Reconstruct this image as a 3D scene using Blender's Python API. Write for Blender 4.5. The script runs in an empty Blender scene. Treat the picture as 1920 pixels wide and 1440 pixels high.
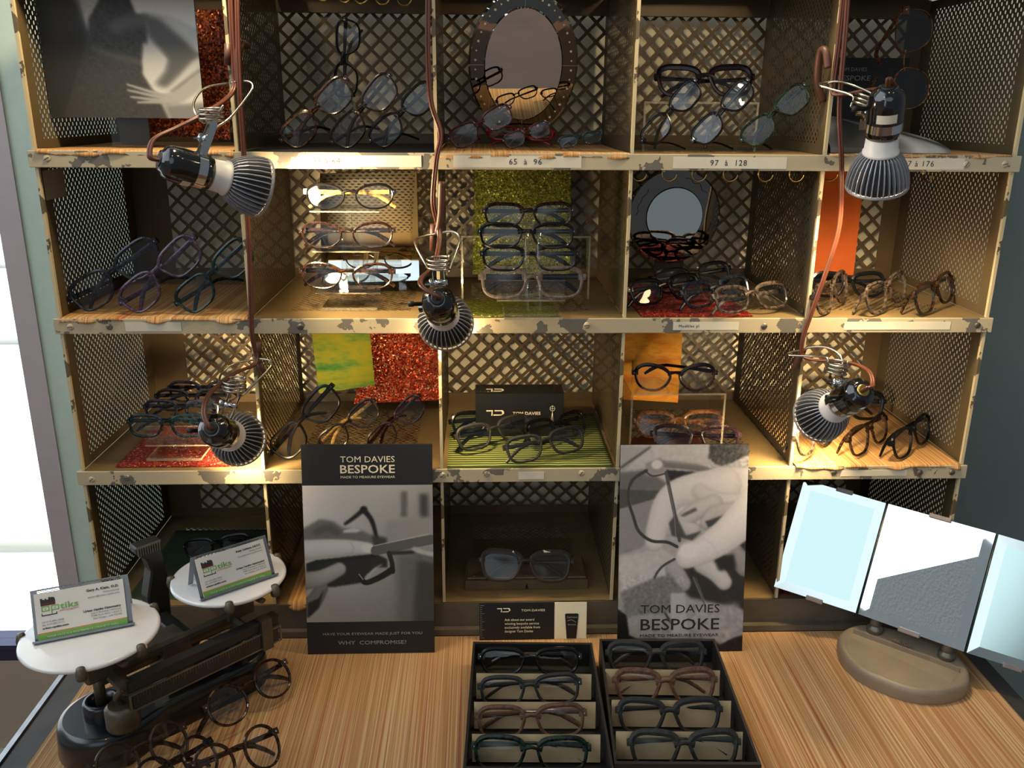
import bpy, math, random
import numpy as np
from mathutils import Vector, Matrix
random.seed(7)
SC = bpy.context.scene
COL = SC.collection
PI = math.pi
# ---------------------------------------------------------------- camera
CP = [-0.0752882, -1.2487134, 0.8615728, 0.0374434, -0.3054775, 0.00744999, 1651.277]
C0 = np.array(CP[:3])
_cy, _sy = math.cos(CP[3]), math.sin(CP[3]); _cp, _sp = math.cos(CP[4]), math.sin(CP[4])
FW = np.array([_sy*_cp, _cy*_cp, _sp]); RT0 = np.array([_cy, -_sy, 0]); UP0 = np.cross(RT0, FW)
_c, _s = math.cos(CP[5]), math.sin(CP[5])
RT = _c*RT0 + _s*UP0; UP = -_s*RT0 + _c*UP0
def ray(x, y): return FW + RT*(x-960)/CP[6] - UP*(y-720)/CP[6]
def atz(x, y, z): d = ray(x, y); return C0 + d*(z-C0[2])/d[2]
def aty(x, y, Y): d = ray(x, y); return C0 + d*(Y-C0[1])/d[1]
cd = bpy.data.cameras.new('camera'); cam = bpy.data.objects.new('camera', cd); COL.objects.link(cam)
cd.sensor_width = 36; cd.lens = CP[6]/1920*36; cd.clip_start = .02
cam.matrix_world = Matrix([[RT[i], UP[i], -FW[i], C0[i]] for i in range(3)] + [[0, 0, 0, 1]])
SC.camera = cam
# ---------------------------------------------------------------- materials
def srgb(r, g, b):
    f = lambda c: (c/255/12.92) if c/255 <= .04045 else ((c/255+.055)/1.055)**2.4
    return (f(r), f(g), f(b), 1)
class NT:
    def __init__(s, name):
        s.m = bpy.data.materials.new(name); s.m.use_nodes = True; s.t = s.m.node_tree; s.t.nodes.clear()
        s.out = s.n('ShaderNodeOutputMaterial')
    def n(s, typ, **kw):
        nd = s.t.nodes.new(typ)
        for k, v in kw.items():
            if hasattr(nd, k) and not k.startswith('i_'): setattr(nd, k, v)
        return nd
    def l(s, a, b): s.t.links.new(a, b)
    def bsdf(s, col=None, rough=.5, metal=0, spec=.5, coat=0):
        b = s.n('ShaderNodeBsdfPrincipled')
        if col is not None: b.inputs['Base Color'].default_value = col
        b.inputs['Roughness'].default_value = rough; b.inputs['Metallic'].default_value = metal
        b.inputs['Specular IOR Level'].default_value = spec; b.inputs['Coat Weight'].default_value = coat
        s.l(b.outputs[0], s.out.inputs[0]); return b
    def coord(s, kind='Object', scale=(1, 1, 1), rot=(0, 0, 0)):
        tc = s.n('ShaderNodeTexCoord'); mp = s.n('ShaderNodeMapping'); mp.inputs['Scale'].default_value = scale; mp.inputs['Rotation'].default_value = rot
        s.l(tc.outputs[kind], mp.inputs[0]); return mp.outputs[0]
    def noise(s, vec, scale, detail=3, rough=.5, w=None):
        n = s.n('ShaderNodeTexNoise'); n.inputs['Scale'].default_value = scale; n.inputs['Detail'].default_value = detail; n.inputs['Roughness'].default_value = rough
        s.l(vec, n.inputs['Vector']); return n.outputs['Fac']
    def ramp(s, fac, stops, interp='LINEAR'):
        r = s.n('ShaderNodeValToRGB'); cr = r.color_ramp; cr.interpolation = interp
        while len(cr.elements) < len(stops): cr.elements.new(.5)
        for e, (p, c) in zip(cr.elements, stops): e.position = p; e.color = c
        s.l(fac, r.inputs[0]); return r.outputs[0]
    def bump(s, h, b, strength=.3, dist=.001):
        bp = s.n('ShaderNodeBump'); bp.inputs['Strength'].default_value = strength; bp.inputs['Distance'].default_value = dist
        s.l(h, bp.inputs['Height']); s.l(bp.outputs[0], b.inputs['Normal'])
def plain(name, c, rough=.5, metal=0, vary=.12, scale=40, spec=.5, coat=0, bump=0):
    t = NT(name); b = t.bsdf(None, rough, metal, spec, coat); v = t.coord()
    f = t.noise(v, scale, 4)
    lo = tuple(x*(1-vary) for x in c[:3])+(1,); hi = tuple(min(1, x*(1+vary)) for x in c[:3])+(1,)
    t.l(t.ramp(f, [(.3, lo), (.7, hi)]), b.inputs['Base Color'])
    if bump: t.bump(f, b, bump)
    return t.m
M = {}
def chipped(name, base, under, thr=.60, rough=.45):
    t = NT(name); b = t.bsdf(None, rough); v = t.coord('Object')
    a = t.noise(v, 22, 5, .55); d = t.noise(v, 160, 3)
    mix = t.n('ShaderNodeMath', operation='MULTIPLY_ADD'); t.l(d, mix.inputs[0]); mix.inputs[1].default_value = .12; t.l(a, mix.inputs[2])
    dk = tuple(x*.35 for x in under[:3])+(1,)
    col = t.ramp(mix.outputs[0], [(0, base), (thr, base), (thr+.004, dk), (thr+.012, under), (1, under)])
    t.l(col, b.inputs['Base Color']); t.bump(a, b, .1); return t.m
M['rail'] = chipped('cream_chipped_paint', srgb(180, 167, 137), srgb(104, 100, 90), .63)
M['edge'] = chipped('edge_chipped_paint', srgb(196, 180, 142), srgb(96, 84, 62), .60)
M['shelf'] = plain('olive_brown_enamel', srgb(118, 98, 64), .42, vary=.18, scale=14)
M['back'] = plain('lattice_enamel', srgb(96, 78, 50), .45, vary=.15, scale=12)
M['sidep'] = plain('side_enamel', srgb(92, 79, 55), .4, vary=.2, scale=12)
M['base'] = plain('base_enamel', srgb(92, 84, 70), .5, vary=.2, scale=20)
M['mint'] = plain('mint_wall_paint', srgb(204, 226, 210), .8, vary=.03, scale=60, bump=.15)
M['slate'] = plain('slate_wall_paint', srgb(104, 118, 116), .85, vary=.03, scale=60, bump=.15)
M['gray_plaster'] = plain('grey_plaster', srgb(214, 222, 230), .85, vary=.03, scale=60, bump=.5)
M['tanwall'] = plain('tan_wall_paint', srgb(188, 176, 156), .85, vary=.03, scale=50)
M['mauve'] = plain('mauve_window_trim', srgb(198, 188, 190), .6, vary=.03)
M['navy'] = plain('navy_window_frame', srgb(38, 48, 82), .4)
M['pave'] = plain('pale_paving', srgb(240, 240, 238), .9, vary=.03, scale=3)
M['floorb'] = plain('brown_floor', srgb(120, 84, 60), .5, scale=5)
def striped(name, rot=0, tint=1., sc=1., gray=0.):
    t = NT(name); b = t.bsdf(None, .75, spec=.2); v = t.coord('Object', (210*sc, 1.3, 0), (0, 0, rot))
    f = t.noise(v, 1.0, 2, .6)
    v2 = t.coord('Object', (520*sc, 2.0, 0), (0, 0, rot)); g = t.noise(v2, 1.0, 1)
    k = lambda *c: tuple((x*(1-gray)+gray*sum(srgb(*c)[:3])/3)*tint for x in srgb(*c)[:3])+(1,)
    c1 = t.ramp(f, [(.26, k(150, 84, 50)), (.36, k(186, 92, 62)), (.42, k(184, 134, 78)), (.50, k(202, 156, 96)), (.57, k(176, 128, 70)), (.63, k(214, 180, 126)), (.70, k(186, 96, 60)), (.78, k(150, 120, 72))])
    c2 = t.ramp(g, [(.42, k(150, 104, 58)), (.55, k(212, 166, 106)), (.66, k(232, 208, 164))])
    mx = t.n('ShaderNodeMix', data_type='RGBA'); mx.inputs[0].default_value = .42
    t.l(c1, mx.inputs[6]); t.l(c2, mx.inputs[7]); t.l(mx.outputs[2], b.inputs['Base Color']); t.bump(g, b, .15, .0005); return t.m
M['cloth'] = striped('striped_cloth', 0, .85, .7)
M['cloth_turned'] = striped('striped_cloth_turned', -.5, .85, .7)
M['cloth_table'] = striped('striped_tablecloth', 0, .86, 1.1, .12)
def glitter(name, cols, scale=700):
    t = NT(name); b = t.bsdf(None, .32, .55); v = t.coord('Object')
    vo = t.n('ShaderNodeTexVoronoi'); vo.inputs['Scale'].default_value = scale; t.l(v, vo.inputs['Vector'])
    sp = t.n('ShaderNodeSeparateColor'); t.l(vo.outputs['Color'], sp.inputs[0])
    t.l(t.ramp(sp.outputs[0], cols), b.inputs['Base Color'])  # brightest colours in cols paint sparkle glints into the base colour
    ge = t.n('ShaderNodeNewGeometry')
    s = t.n('ShaderNodeVectorMath', operation='SUBTRACT'); t.l(vo.outputs['Color'], s.inputs[0]); s.inputs[1].default_value = (.5, .5, .5)
    m = t.n('ShaderNodeVectorMath', operation='SCALE'); t.l(s.outputs[0], m.inputs[0]); m.inputs['Scale'].default_value = 1.1
    a = t.n('ShaderNodeVectorMath', operation='ADD'); t.l(ge.outputs['Normal'], a.inputs[0]); t.l(m.outputs[0], a.inputs[1])
    nn = t.n('ShaderNodeVectorMath', operation='NORMALIZE'); t.l(a.outputs[0], nn.inputs[0]); t.l(nn.outputs[0], b.inputs['Normal'])
    return t.m
M['gl_orange'] = glitter('orange_glitter', [(0, srgb(126, 30, 14)), (.5, srgb(190, 58, 26)), (.8, srgb(226, 92, 44)), (.90, srgb(255, 180, 120)), (1, srgb(255, 244, 220))], 480)
M['gl_red'] = glitter('red_glitter', [(0, srgb(120, 24, 24)), (.6, srgb(166, 40, 34)), (.9, srgb(196, 66, 48)), (.96, srgb(250, 170, 120)), (1, srgb(255, 230, 210))], 600)
M['gl_green'] = glitter('green_glitter', [(0, srgb(84, 92, 20)), (.6, srgb(128, 136, 40)), (.85, srgb(190, 190, 74)), (.92, srgb(246, 240, 150)), (1, srgb(255, 255, 225))], 520)
M['gl_brown'] = glitter('copper_glitter', [(0, srgb(84, 36, 22)), (.6, srgb(134, 60, 34)), (.9, srgb(190, 100, 50)), (1, srgb(240, 160, 80))], 420)
def water(name, stops, rot=.15):
    t = NT(name); b = t.bsdf(None, .7, spec=.2); v = t.coord('Object', (9, 9, 30), (0, rot, 0))
    f = t.noise(v, 1.2, 4, .6); t.l(t.ramp(f, stops), b.inputs['Base Color']); return t.m
M['wc_green'] = water('green_watercolour', [(.3, srgb(34, 100, 54)), (.4, srgb(84, 138, 60)), (.5, srgb(146, 154, 48)), (.6, srgb(170, 158, 42)), (.7, srgb(100, 150, 70))])
M['wc_orange'] = water('orange_watercolour', [(.3, srgb(190, 84, 36)), (.42, srgb(226, 140, 44)), (.52, srgb(236, 170, 60)), (.64, srgb(214, 120, 40)), (.75, srgb(196, 76, 34))])
M['orange'] = plain('orange_card', srgb(204, 98, 42), .7, vary=.1, scale=20, spec=.2)
def cards(name, c, **k): M[name] = plain(name, srgb(*c), **k)
cards('black_gloss', (14, 15, 18), rough=.12, coat=.6)
cards('black_matte', (17, 17, 19), rough=.6)
cards('black_card', (20, 20, 22), rough=.5)
cards('cast_iron', (18, 22, 28), rough=.28, coat=.3, bump=.1)
cards('worn_brass', (92, 86, 72), rough=.45, metal=.6, vary=.3)
cards('aged_steel', (120, 114, 100), rough=.38, metal=.7, vary=.25)
cards('dark_steel', (58, 58, 58), rough=.4, metal=.6)
cards('fin_grey', (150, 152, 158), rough=.42, metal=.35)
cards('fin_dark', (34, 35, 38), rough=.6)
cards('white_plastic', (212, 210, 206), rough=.4)
cards('chrome', (205, 208, 210), rough=.12, metal=1., vary=.03)
cards('wire_steel', (176, 170, 156), rough=.25, metal=1., vary=.05)
cards('brass', (206, 168, 96), rough=.25, metal=1., vary=.05)
cards('cord_brown', (88, 48, 33), rough=.35)
cards('rubber_brown', (78, 47, 34), rough=.45)
cards('cream_board', (236, 228, 200), rough=.8, vary=.03)
cards('marble', (226, 226, 226), rough=.18, vary=.03, coat=.4)
cards('paper_white', (226, 224, 218), rough=.6, vary=.02)
cards('paper_label', (206, 200, 180), rough=.6, vary=.05)
cards('kraft', (196, 172, 132), rough=.7, vary=.06, scale=80)
cards('ink', (30, 26, 24), rough=.7)
cards('print_cream', (232, 222, 190), rough=.6, vary=.02)
cards('print_grey', (150, 150, 146), rough=.6, vary=.02)
cards('print_dark', (46, 46, 50), rough=.6, vary=.02)
cards('print_green', (116, 176, 84), rough=.6, vary=.02)
cards('print_orange', (214, 128, 76), rough=.6, vary=.02)
cards('silver_mesh', (150, 154, 158), rough=.35, metal=.8)
cards('wood_block', (92, 74, 50), rough=.6, vary=.25, scale=30)
cards('cushion_green', (44, 60, 40), rough=.8)
cards('sand_metal', (142, 128, 108), rough=.5, metal=.35, vary=.08, bump=.05)
cards('clip_taupe', (120, 108, 104), rough=.4)
cards('glass_edge', (70, 130, 118), rough=.15)
cards('maroon_card', (96, 30, 26), rough=.5)
cards('table_edge', (54, 52, 50), rough=.5, vary=.2)
cards('edge_metal', (190, 196, 204), rough=.3, metal=.8)
cards('tape_tan', (176, 160, 136), rough=.5)
def ribbed():
    t = NT('green_ribbed_towel'); b = t.bsdf(None, .85, spec=.1); v = t.coord('Object')
    w = t.n('ShaderNodeTexWave'); w.bands_direction = 'Y'; w.inputs['Scale'].default_value = 36; w.inputs['Distortion'].default_value = .4; w.inputs['Detail'].default_value = 1
    t.l(v, w.inputs['Vector']); t.l(t.ramp(w.outputs['Fac'], [(.2, srgb(56, 66, 30)), (.5, srgb(96, 106, 50)), (.85, srgb(150, 156, 92))]), b.inputs['Base Color'])
    t.bump(w.outputs['Fac'], b, .6, .002); return t.m
M['towel'] = ribbed()
def clear(name, tint, base=.03, rough=0, gl=(1, 1, 1, 1)):
    t = NT(name); tr = t.n('ShaderNodeBsdfTransparent'); tr.inputs[0].default_value = tint
    g = t.n('ShaderNodeBsdfGlossy'); g.inputs['Roughness'].default_value = rough; g.inputs[0].default_value = gl
    lw = t.n('ShaderNodeLayerWeight'); lw.inputs[0].default_value = .5
    pw = t.n('ShaderNodeMath', operation='POWER'); pw.inputs[1].default_value = 4.5; t.l(lw.outputs['Facing'], pw.inputs[0])
    ad = t.n('ShaderNodeMath', operation='MULTIPLY_ADD'); ad.use_clamp = True; ad.inputs[1].default_value = .8; ad.inputs[2].default_value = base; t.l(pw.outputs[0], ad.inputs[0])
    mx = t.n('ShaderNodeMixShader'); t.l(ad.outputs[0], mx.inputs[0]); t.l(tr.outputs[0], mx.inputs[1]); t.l(g.outputs[0], mx.inputs[2]); t.l(mx.outputs[0], t.out.inputs[0]); return t.m
M['lens'] = clear('clear_lens', (.95, .96, .97, 1), .042, .015, (.9, .95, 1, 1))
M['sunlens'] = clear('smoke_lens', (.24, .22, .22, 1), .06, .02)
M['acrylic'] = clear('clear_acrylic', (.94, .94, .92, 1), .05, .03)
def acr_edge():
    t = NT('acrylic_edge'); b = t.bsdf(srgb(200, 188, 158), .15); b.inputs['Alpha'].default_value = .24; return t.m  # pale strip colour stands in for highlights along the acrylic edges
M['acrylic_edge'] = acr_edge()
def mirror(name, c=(.86, .9, .89, 1), rough=.0):
    t = NT(name); g = t.n('ShaderNodeBsdfGlossy'); g.inputs[0].default_value = c; g.inputs['Roughness'].default_value = rough; t.l(g.outputs[0], t.out.inputs[0]); return t.m
M['mirror'] = mirror('mirror_silver'); M['mirror_teal'] = mirror('mirror_wing', (.66, .84, .82, 1)); M['mirror_bevel'] = mirror('mirror_bevel', (.8, .88, .88, 1), .03)
M['mirror_dark'] = mirror('smoked_mirror', (.20, .19, .17, 1), .02)
def emis(name, c, s):
    t = NT(name); e = t.n('ShaderNodeEmission'); e.inputs[0].default_value = c; e.inputs[1].default_value = s; t.l(e.outputs[0], t.out.inputs[0]); return t.m
M['bulb_glow'] = emis('bulb_glow', (1, .70, .36, 1), 30)
def frame_mat(name, c, c2=None, rough=.18):
    t = NT(name); b = t.bsdf(None, rough+.05, spec=.32, coat=.06); v = t.coord(); f = t.noise(v, 180, 2)
    a = srgb(*c); d = srgb(*(c2 or tuple(int(x*.75) for x in c)))
    t.l(t.ramp(f, [(.42, d), (.58, a)]), b.inputs['Base Color']); return t.m
FM = {'black': frame_mat('frame_black', (16, 16, 18)), 'matte': frame_mat('frame_matte_black', (34, 36, 38), rough=.5), 'matte_brown': frame_mat('frame_matte_brown', (92, 66, 50), rough=.5),
      'tort': frame_mat('frame_tortoise', (60, 36, 20), (16, 12, 10)), 'brown': frame_mat('frame_brown', (38, 24, 20), (18, 12, 12)), 'red': frame_mat('frame_red', (150, 18, 26)),
      'darkred': frame_mat('frame_black_red', (70, 14, 22), (16, 12, 14)), 'teal': frame_mat('frame_teal', (12, 46, 50), (8, 14, 18)), 'green': frame_mat('frame_dark_green', (26, 44, 34), (14, 16, 16)),
      'purple': frame_mat('frame_purple', (74, 60, 82), (40, 34, 48)), 'slate': frame_mat('frame_slate', (32, 38, 50), (18, 22, 30)), 'lilac': frame_mat('frame_taupe', (118, 104, 96), rough=.4),
      'grey': frame_mat('frame_smoke_grey', (84, 72, 62), (40, 33, 29)), 'burgundy': frame_mat('frame_burgundy', (40, 15, 21), (20, 9, 13)), 'olive': frame_mat('frame_olive', (44, 44, 38), rough=.4),
      'amber': frame_mat('frame_amber', (128, 84, 46), (84, 50, 26)), 'blue': frame_mat('frame_blue', (32, 70, 150)), 'gold': frame_mat('frame_gold', (212, 170, 96)),
      'wood': frame_mat('frame_wood', (44, 32, 24), rough=.5)}
# ---------------------------------------------------------------- mesh helpers
class MB:
    def __init__(s): s.v = []; s.f = []; s.m = []; s.sm = []
    def add(s, vs, fs, mi=0, smooth=False):
        b = len(s.v); s.v += [tuple(map(float, v)) for v in vs]
        for f in fs: s.f.append(tuple(b+i for i in f)); s.m.append(mi); s.sm.append(smooth)
    def box(s, x0, x1, y0, y1, z0, z1, mi=0, mat=None):
        vs = [(x, y, z) for x in (x0, x1) for y in (y0, y1) for z in (z0, z1)]
        if mat is not None: vs = [tuple(mat @ Vector(v)) for v in vs]
        s.add(vs, [(0, 1, 3, 2), (4, 6, 7, 5), (0, 4, 5, 1), (2, 3, 7, 6), (0, 2, 6, 4), (1, 5, 7, 3)], mi)
    def lathe(s, prof, mat=None, n=32, mi=0, ry=1., cap=True):
        # prof: (r,z) list around local z
        vs = []; k = len(prof)
        for r, z in prof:
            for i in range(n):
                a = 2*PI*i/n; vs.append((r*math.cos(a), r*ry*math.sin(a), z))
        fs = [(j*n+i, j*n+(i+1) % n, (j+1)*n+(i+1) % n, (j+1)*n+i) for j in range(k-1) for i in range(n)]
        if mat is not None: vs = [tuple(mat @ Vector(v)) for v in vs]
        s.add(vs, fs, mi, True)
        if cap:
            b = len(s.v)-len(vs)
            s.f.append(tuple(b+i for i in reversed(range(n)))); s.m.append(mi); s.sm.append(False)
            s.f.append(tuple(b+(k-1)*n+i for i in range(n))); s.m.append(mi); s.sm.append(False)
    def tube(s, pts, r, n=8, mi=0, closed=False, smooth_path=True, flat=1.):
        pts = [Vector(p) for p in pts]
        if smooth_path and len(pts) > 2: pts = catmull(pts, 6, closed)
        N = len(pts); vs = []; up = None
        for i, p in enumerate(pts):
            a = pts[(i-1) % N] if (closed or i > 0) else p; b = pts[(i+1) % N] if (closed or i < N-1) else p
            t = (b-a).normalized()
            if up is None:
                up = Vector((0, 0, 1)) if abs(t.z) < .9 else Vector((1, 0, 0))
            x = up.cross(t)
            if x.length < 1e-6: x = Vector((1, 0, 0)).cross(t)
            x.normalize(); up = t.cross(x).normalized()
            rr = r(i/(N-1)) if callable(r) else r
            for k in range(n):
                an = 2*PI*k/n; vs.append(p + x*math.cos(an)*rr*flat + up*math.sin(an)*rr)
        M_ = N if closed else N-1
        fs = [(i*n+k, i*n+(k+1) % n, ((i+1) % N)*n+(k+1) % n, ((i+1) % N)*n+k) for i in range(M_) for k in range(n)]
        s.add(vs, fs, mi, True)
        if not closed:
            b = len(s.v)-len(vs)
            s.f.append(tuple(b+k for k in reversed(range(n)))); s.m.append(mi); s.sm.append(False)
            s.f.append(tuple(b+(N-1)*n+k for k in range(n))); s.m.append(mi); s.sm.append(False)
    def bar(s, pts, ws, hs, up=(0, 0, 1), mi=0):
        # rectangular sweep; ws across, hs along up
        pts = [Vector(p) for p in pts]; N = len(pts); vs = []
        for i, p in enumerate(pts):
            t = (pts[min(i+1, N-1)]-pts[max(i-1, 0)]).normalized(); x = t.cross(Vector(up)).normalized(); u = x.cross(t).normalized()
            w = ws[i] if isinstance(ws, (list, tuple)) else ws; h = hs[i] if isinstance(hs, (list, tuple)) else hs
            c = .35
            for a, b in ((-1, -c), (-1, c), (-c*.6, 1), (c*.6, 1), (1, c), (1, -c), (c*.6, -1), (-c*.6, -1)): vs.append(p + x*a*w/2 + u*b*h/2)
        n = 8
        fs = [(i*n+k, (i+1)*n+k, (i+1)*n+(k+1) % n, i*n+(k+1) % n) for i in range(N-1) for k in range(n)]
        fs += [tuple(range(n)), tuple((N-1)*n+k for k in reversed(range(n)))]
        s.add(vs, fs, mi)
    def prism(s, outline, y0, y1, mat=None, mi=0):
        # outline in (x,z), extruded in y
        n = len(outline); vs = [(x, y0, z) for x, z in outline]+[(x, y1, z) for x, z in outline]
        if mat is not None: vs = [tuple(mat @ Vector(v)) for v in vs]
        s.add(vs, [tuple(range(n)), tuple(reversed(range(n, 2*n)))]+[(i, i+n, (i+1) % n+n, (i+1) % n) for i in range(n)], mi)
    def mesh(s, name, mats):
        me = bpy.data.meshes.new(name); me.from_pydata(s.v, [], s.f)
        for m in (mats if isinstance(mats, (list, tuple)) else [mats]): me.materials.append(m)
        me.polygons.foreach_set('material_index', s.m); me.polygons.foreach_set('use_smooth', s.sm); me.update(); return me
    def build(s, name, mats, parent=None, mw=None, **tags):
        return link(name, s.mesh(name, mats), parent, mw, **tags)
def link(name, me, parent=None, mw=None, **tags):
    o = bpy.data.objects.new(name, me); COL.objects.link(o)
    if parent is not None: o.parent = parent
    if mw is not None: o.matrix_local = mw
    for k, v in tags.items():
        if v: o[k] = v
    return o
def thing(name, label, category, loc=(0, 0, 0), group=None, mw=None):
    o = bpy.data.objects.new(name, None); COL.objects.link(o); o.empty_display_size = .02
    if mw is not None: o.matrix_world = mw
    else: o.location = loc
    o['label'] = label; o['category'] = category
    if group: o['group'] = group
    return o
def catmull(p, k, closed=False):
    out = []; N = len(p)
    for i in range(N if closed else N-1):
        a = p[(i-1) % N] if (closed or i > 0) else p[0]; b = p[i]; c = p[(i+1) % N]; d = p[(i+2) % N] if (closed or i < N-2) else p[-1]
        for j in range(k):
            t = j/k; out.append(.5*((2*b)+(c-a)*t+(2*a-5*b+4*c-d)*t*t+(3*b-a-3*c+d)*t**3))
    if not closed: out.append(p[-1])
    return out
def T(x, y, z): return Matrix.Translation((x, y, z))
def R(a, ax): return Matrix.Rotation(math.radians(a), 4, ax)
def basis(o, x, y, z): return Matrix([[x[i], y[i], z[i], o[i]] for i in range(3)]+[[0, 0, 0, 1]])
def axis_mat(p0, p1):
    z = (Vector(p1)-Vector(p0)).normalized(); u = Vector((0, 0, 1)) if abs(z.z) < .95 else Vector((0, 1, 0)); x = u.cross(z).normalized(); y = z.cross(x)
    return basis(p0, x, y, z)
def letter(parent, text, size, loc, mat, align='LEFT', rot=(90, 0, 0), width=1., space=1., depth=.0002, bold=0, kind=None):
    c = bpy.data.curves.new('lettering', 'FONT'); c.body = text; c.size = size; c.align_x = align; c.space_character = space; c.extrude = depth/2; c.offset = bold; c.resolution_u = 2
    o = bpy.data.objects.new('lettering', c); me = bpy.data.meshes.new_from_object(o); bpy.data.objects.remove(o); me.materials.clear(); me.materials.append(mat)
    mw = T(*loc) @ Matrix.Rotation(math.radians(rot[2]), 4, 'Z') @ Matrix.Rotation(math.radians(rot[1]), 4, 'Y') @ Matrix.Rotation(math.radians(rot[0]), 4, 'X') @ Matrix.Diagonal((width, 1, 1, 1))
    return link(kind or 'lettering', me, parent, mw)
def tile_sheet(u0, u1, v0, v1, pu, pv, a, b, corner=.55):
    """perforated sheet in (u,v): tiles with a centre hole and quarter holes at the corners"""
    nu = max(1, round((u1-u0)/pu)); nv = max(1, round((v1-v0)/pv)); pu = (u1-u0)/nu; pv = (v1-v0)/nv
    Q = [(a, 0), (a*corner, b*(1.0-corner)*1.0+b*.0) if corner < .5 else (a*.72, b*.72), (0, b)]
    if corner < .5: Q = [(a, 0), (a*.9, b*.1*1.5), (a*.12, b*.9), (0, b)]
    n = len(Q)-1; vs = {}; V = []; Fc = []
    def vid(x, y):
        k = (round(x*1e6), round(y*1e6))
        if k not in vs: vs[k] = len(V); V.append((x, y))
        return vs[k]
    w, h = pu/2, pv/2
    for i in range(nu):
        for j in range(nv):
            cx = u0+pu*(i+.5); cy = v0+pv*(j+.5)
            for sx, sy in ((1, 1), (-1, 1), (-1, -1), (1, -1)):
                P = lambda x, y: vid(cx+sx*x, cy+sy*y)
                cen = [P(*q) for q in Q]; cor = [P(w-Q[n-k][0], h-Q[n-k][1]) for k in range(n+1)]
                fl = [(cen[0], P(w, 0), cor[0]), (cen[n], cor[n], P(0, h))]
                fl += [(cen[k], cor[k], cor[k+1], cen[k+1]) for k in range(n)]
                for f in fl: Fc.append(f if sx*sy > 0 else tuple(reversed(f)))
    return V, Fc
def frame_quads(mb, U0, U1, V0, V1, u0, u1, v0, v1, P):
    for a, b, c, d in ((U0, U1, V0, v0), (U0, U1, v1, V1), (U0, u0, v0, v1), (u1, U1, v0, v1)):
        if b-a > 1e-6 and d-c > 1e-6: mb.add([P(a, c), P(b, c), P(b, d), P(a, d)], [(0, 1, 2, 3)])
# ---------------------------------------------------------------- cabinet
W = .27; XL = -.675; XR = .675; D = .3238
HT = [1.035, .7997, .5677, .3325, .10]     # HT[r] = floor top of row r (row 0 = cabinet top)
cab = thing('display_cabinet', 'tall metal pigeonhole cabinet with perforated sides, lattice back and chipped cream rails', 'cabinet')
# side dividers (shared mesh per row height)
def side_mesh(h, kind):
    mb = MB(); V, Fc = tile_sheet(.032, .288, .014, h-.014, .0128, .0119, .0017, .0029)
    mb.add([(0, y, z) for y, z in V], Fc); frame_quads(mb, 0, D, 0, h, .032, .288, .014, h-.014, lambda y, z: (0, y, z))
    return mb.mesh(kind, M['sidep'])
for r in range(1, 5):
    h = HT[r-1]-HT[r]-.003
    me = side_mesh(h, 'side_panel'); mo = MB(); mo.box(-.0022, .0022, -.0012, .004, 0, h-.019 if r > 1 else h); ed = mo.mesh('front_edge', M['edge'])
    for c in range(6):
        x = XL+W*c
        o = link('side_panel' if c in (0, 5) else 'divider_panel', me, cab, T(x, 0, HT[r]+.0005))
        link('front_edge', ed, o)
# floors of the pigeonholes
mb = MB(); V, Fc = tile_sheet(.045, .225, .05, .27, .0112, .0128, .0034, .0021)
mb.add([(x, y, 0) for x, y in V], Fc); frame_quads(mb, .0005, W-.0005, 0, D, .045, .225, .05, .27, lambda x, y: (x, y, 0)); fm = mb.mesh('shelf_panel', M['shelf'])
for r in range(0, 5):
    for c in range(5): link('shelf_panel', fm, cab, T(XL+W*c, 0, HT[r]))
# lattice backs
for r in range(1, 5):
    h = HT[r-1]-HT[r]
    for c in range(5):
        u0 = .06 if c == 0 else 0; u1 = W-.03 if c == 4 else W
        mb = MB(); V, Fc = tile_sheet(u0, u1, .016, h-.010, .030, .030, .0109, .0109, .3)
        mb.add([(x, 0, z) for x, z in V], Fc); frame_quads(mb, 0, W, 0, h, u0, u1, .016, h-.010, lambda x, z: (x, 0, z))
        o = mb.build('lattice_back', M['back'], cab, T(XL+W*c, D, HT[r]))
        sm = o.modifiers.new('s', 'SOLIDIFY'); sm.thickness = .0016
def rail(r, z):
    mb = MB(); mb.box(XL-.008, XR+.008, -.0045, -.0013, z-.0215, z+.0006)
    mb.box(XL-.008, XR+.008, -.0013, .010, z-.0025, z-.0008)
    o = mb.build('rail', M['rail'], cab); bv = o.modifiers.new('b', 'BEVEL'); bv.width = .0008; bv.segments = 2
    return o
RA = {r: rail(r, HT[r]) for r in (0, 1, 2, 3)}
def screw(r, px, py, mat='aged_steel'):
    p = aty(px, py, -.0045); mb = MB(); m = T(p[0], -.0045, p[2]) @ R(90, 'X')
    mb.lathe([(.0048, 0), (.0045, .0009), (.003, .0016), (.001, .0018)], m, 16); mb.box(-.004, .004, -.0004, .0004, .0017, .0020, 1, m @ R(random.uniform(0, 90), 'Z'))
    mb.build('screw', [M[mat], M['dark_steel']], RA[r])
for a in ((1, 88, 297), (1, 1884, 308), (1, 1812, 308), (2, 132, 613), (2, 205, 613), (2, 563, 613), (2, 1433, 612), (2, 1833, 610), (2, 1100, 610), (3, 172, 899), (3, 238, 896), (3, 912, 889), (3, 830, 891), (3, 1402, 884), (3, 1563, 886), (3, 1785, 886), (3, 1090, 887), (3, 1725, 886)):
    screw(*a, mat='aged_steel' if a[1] % 2 else 'rail')
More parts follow.
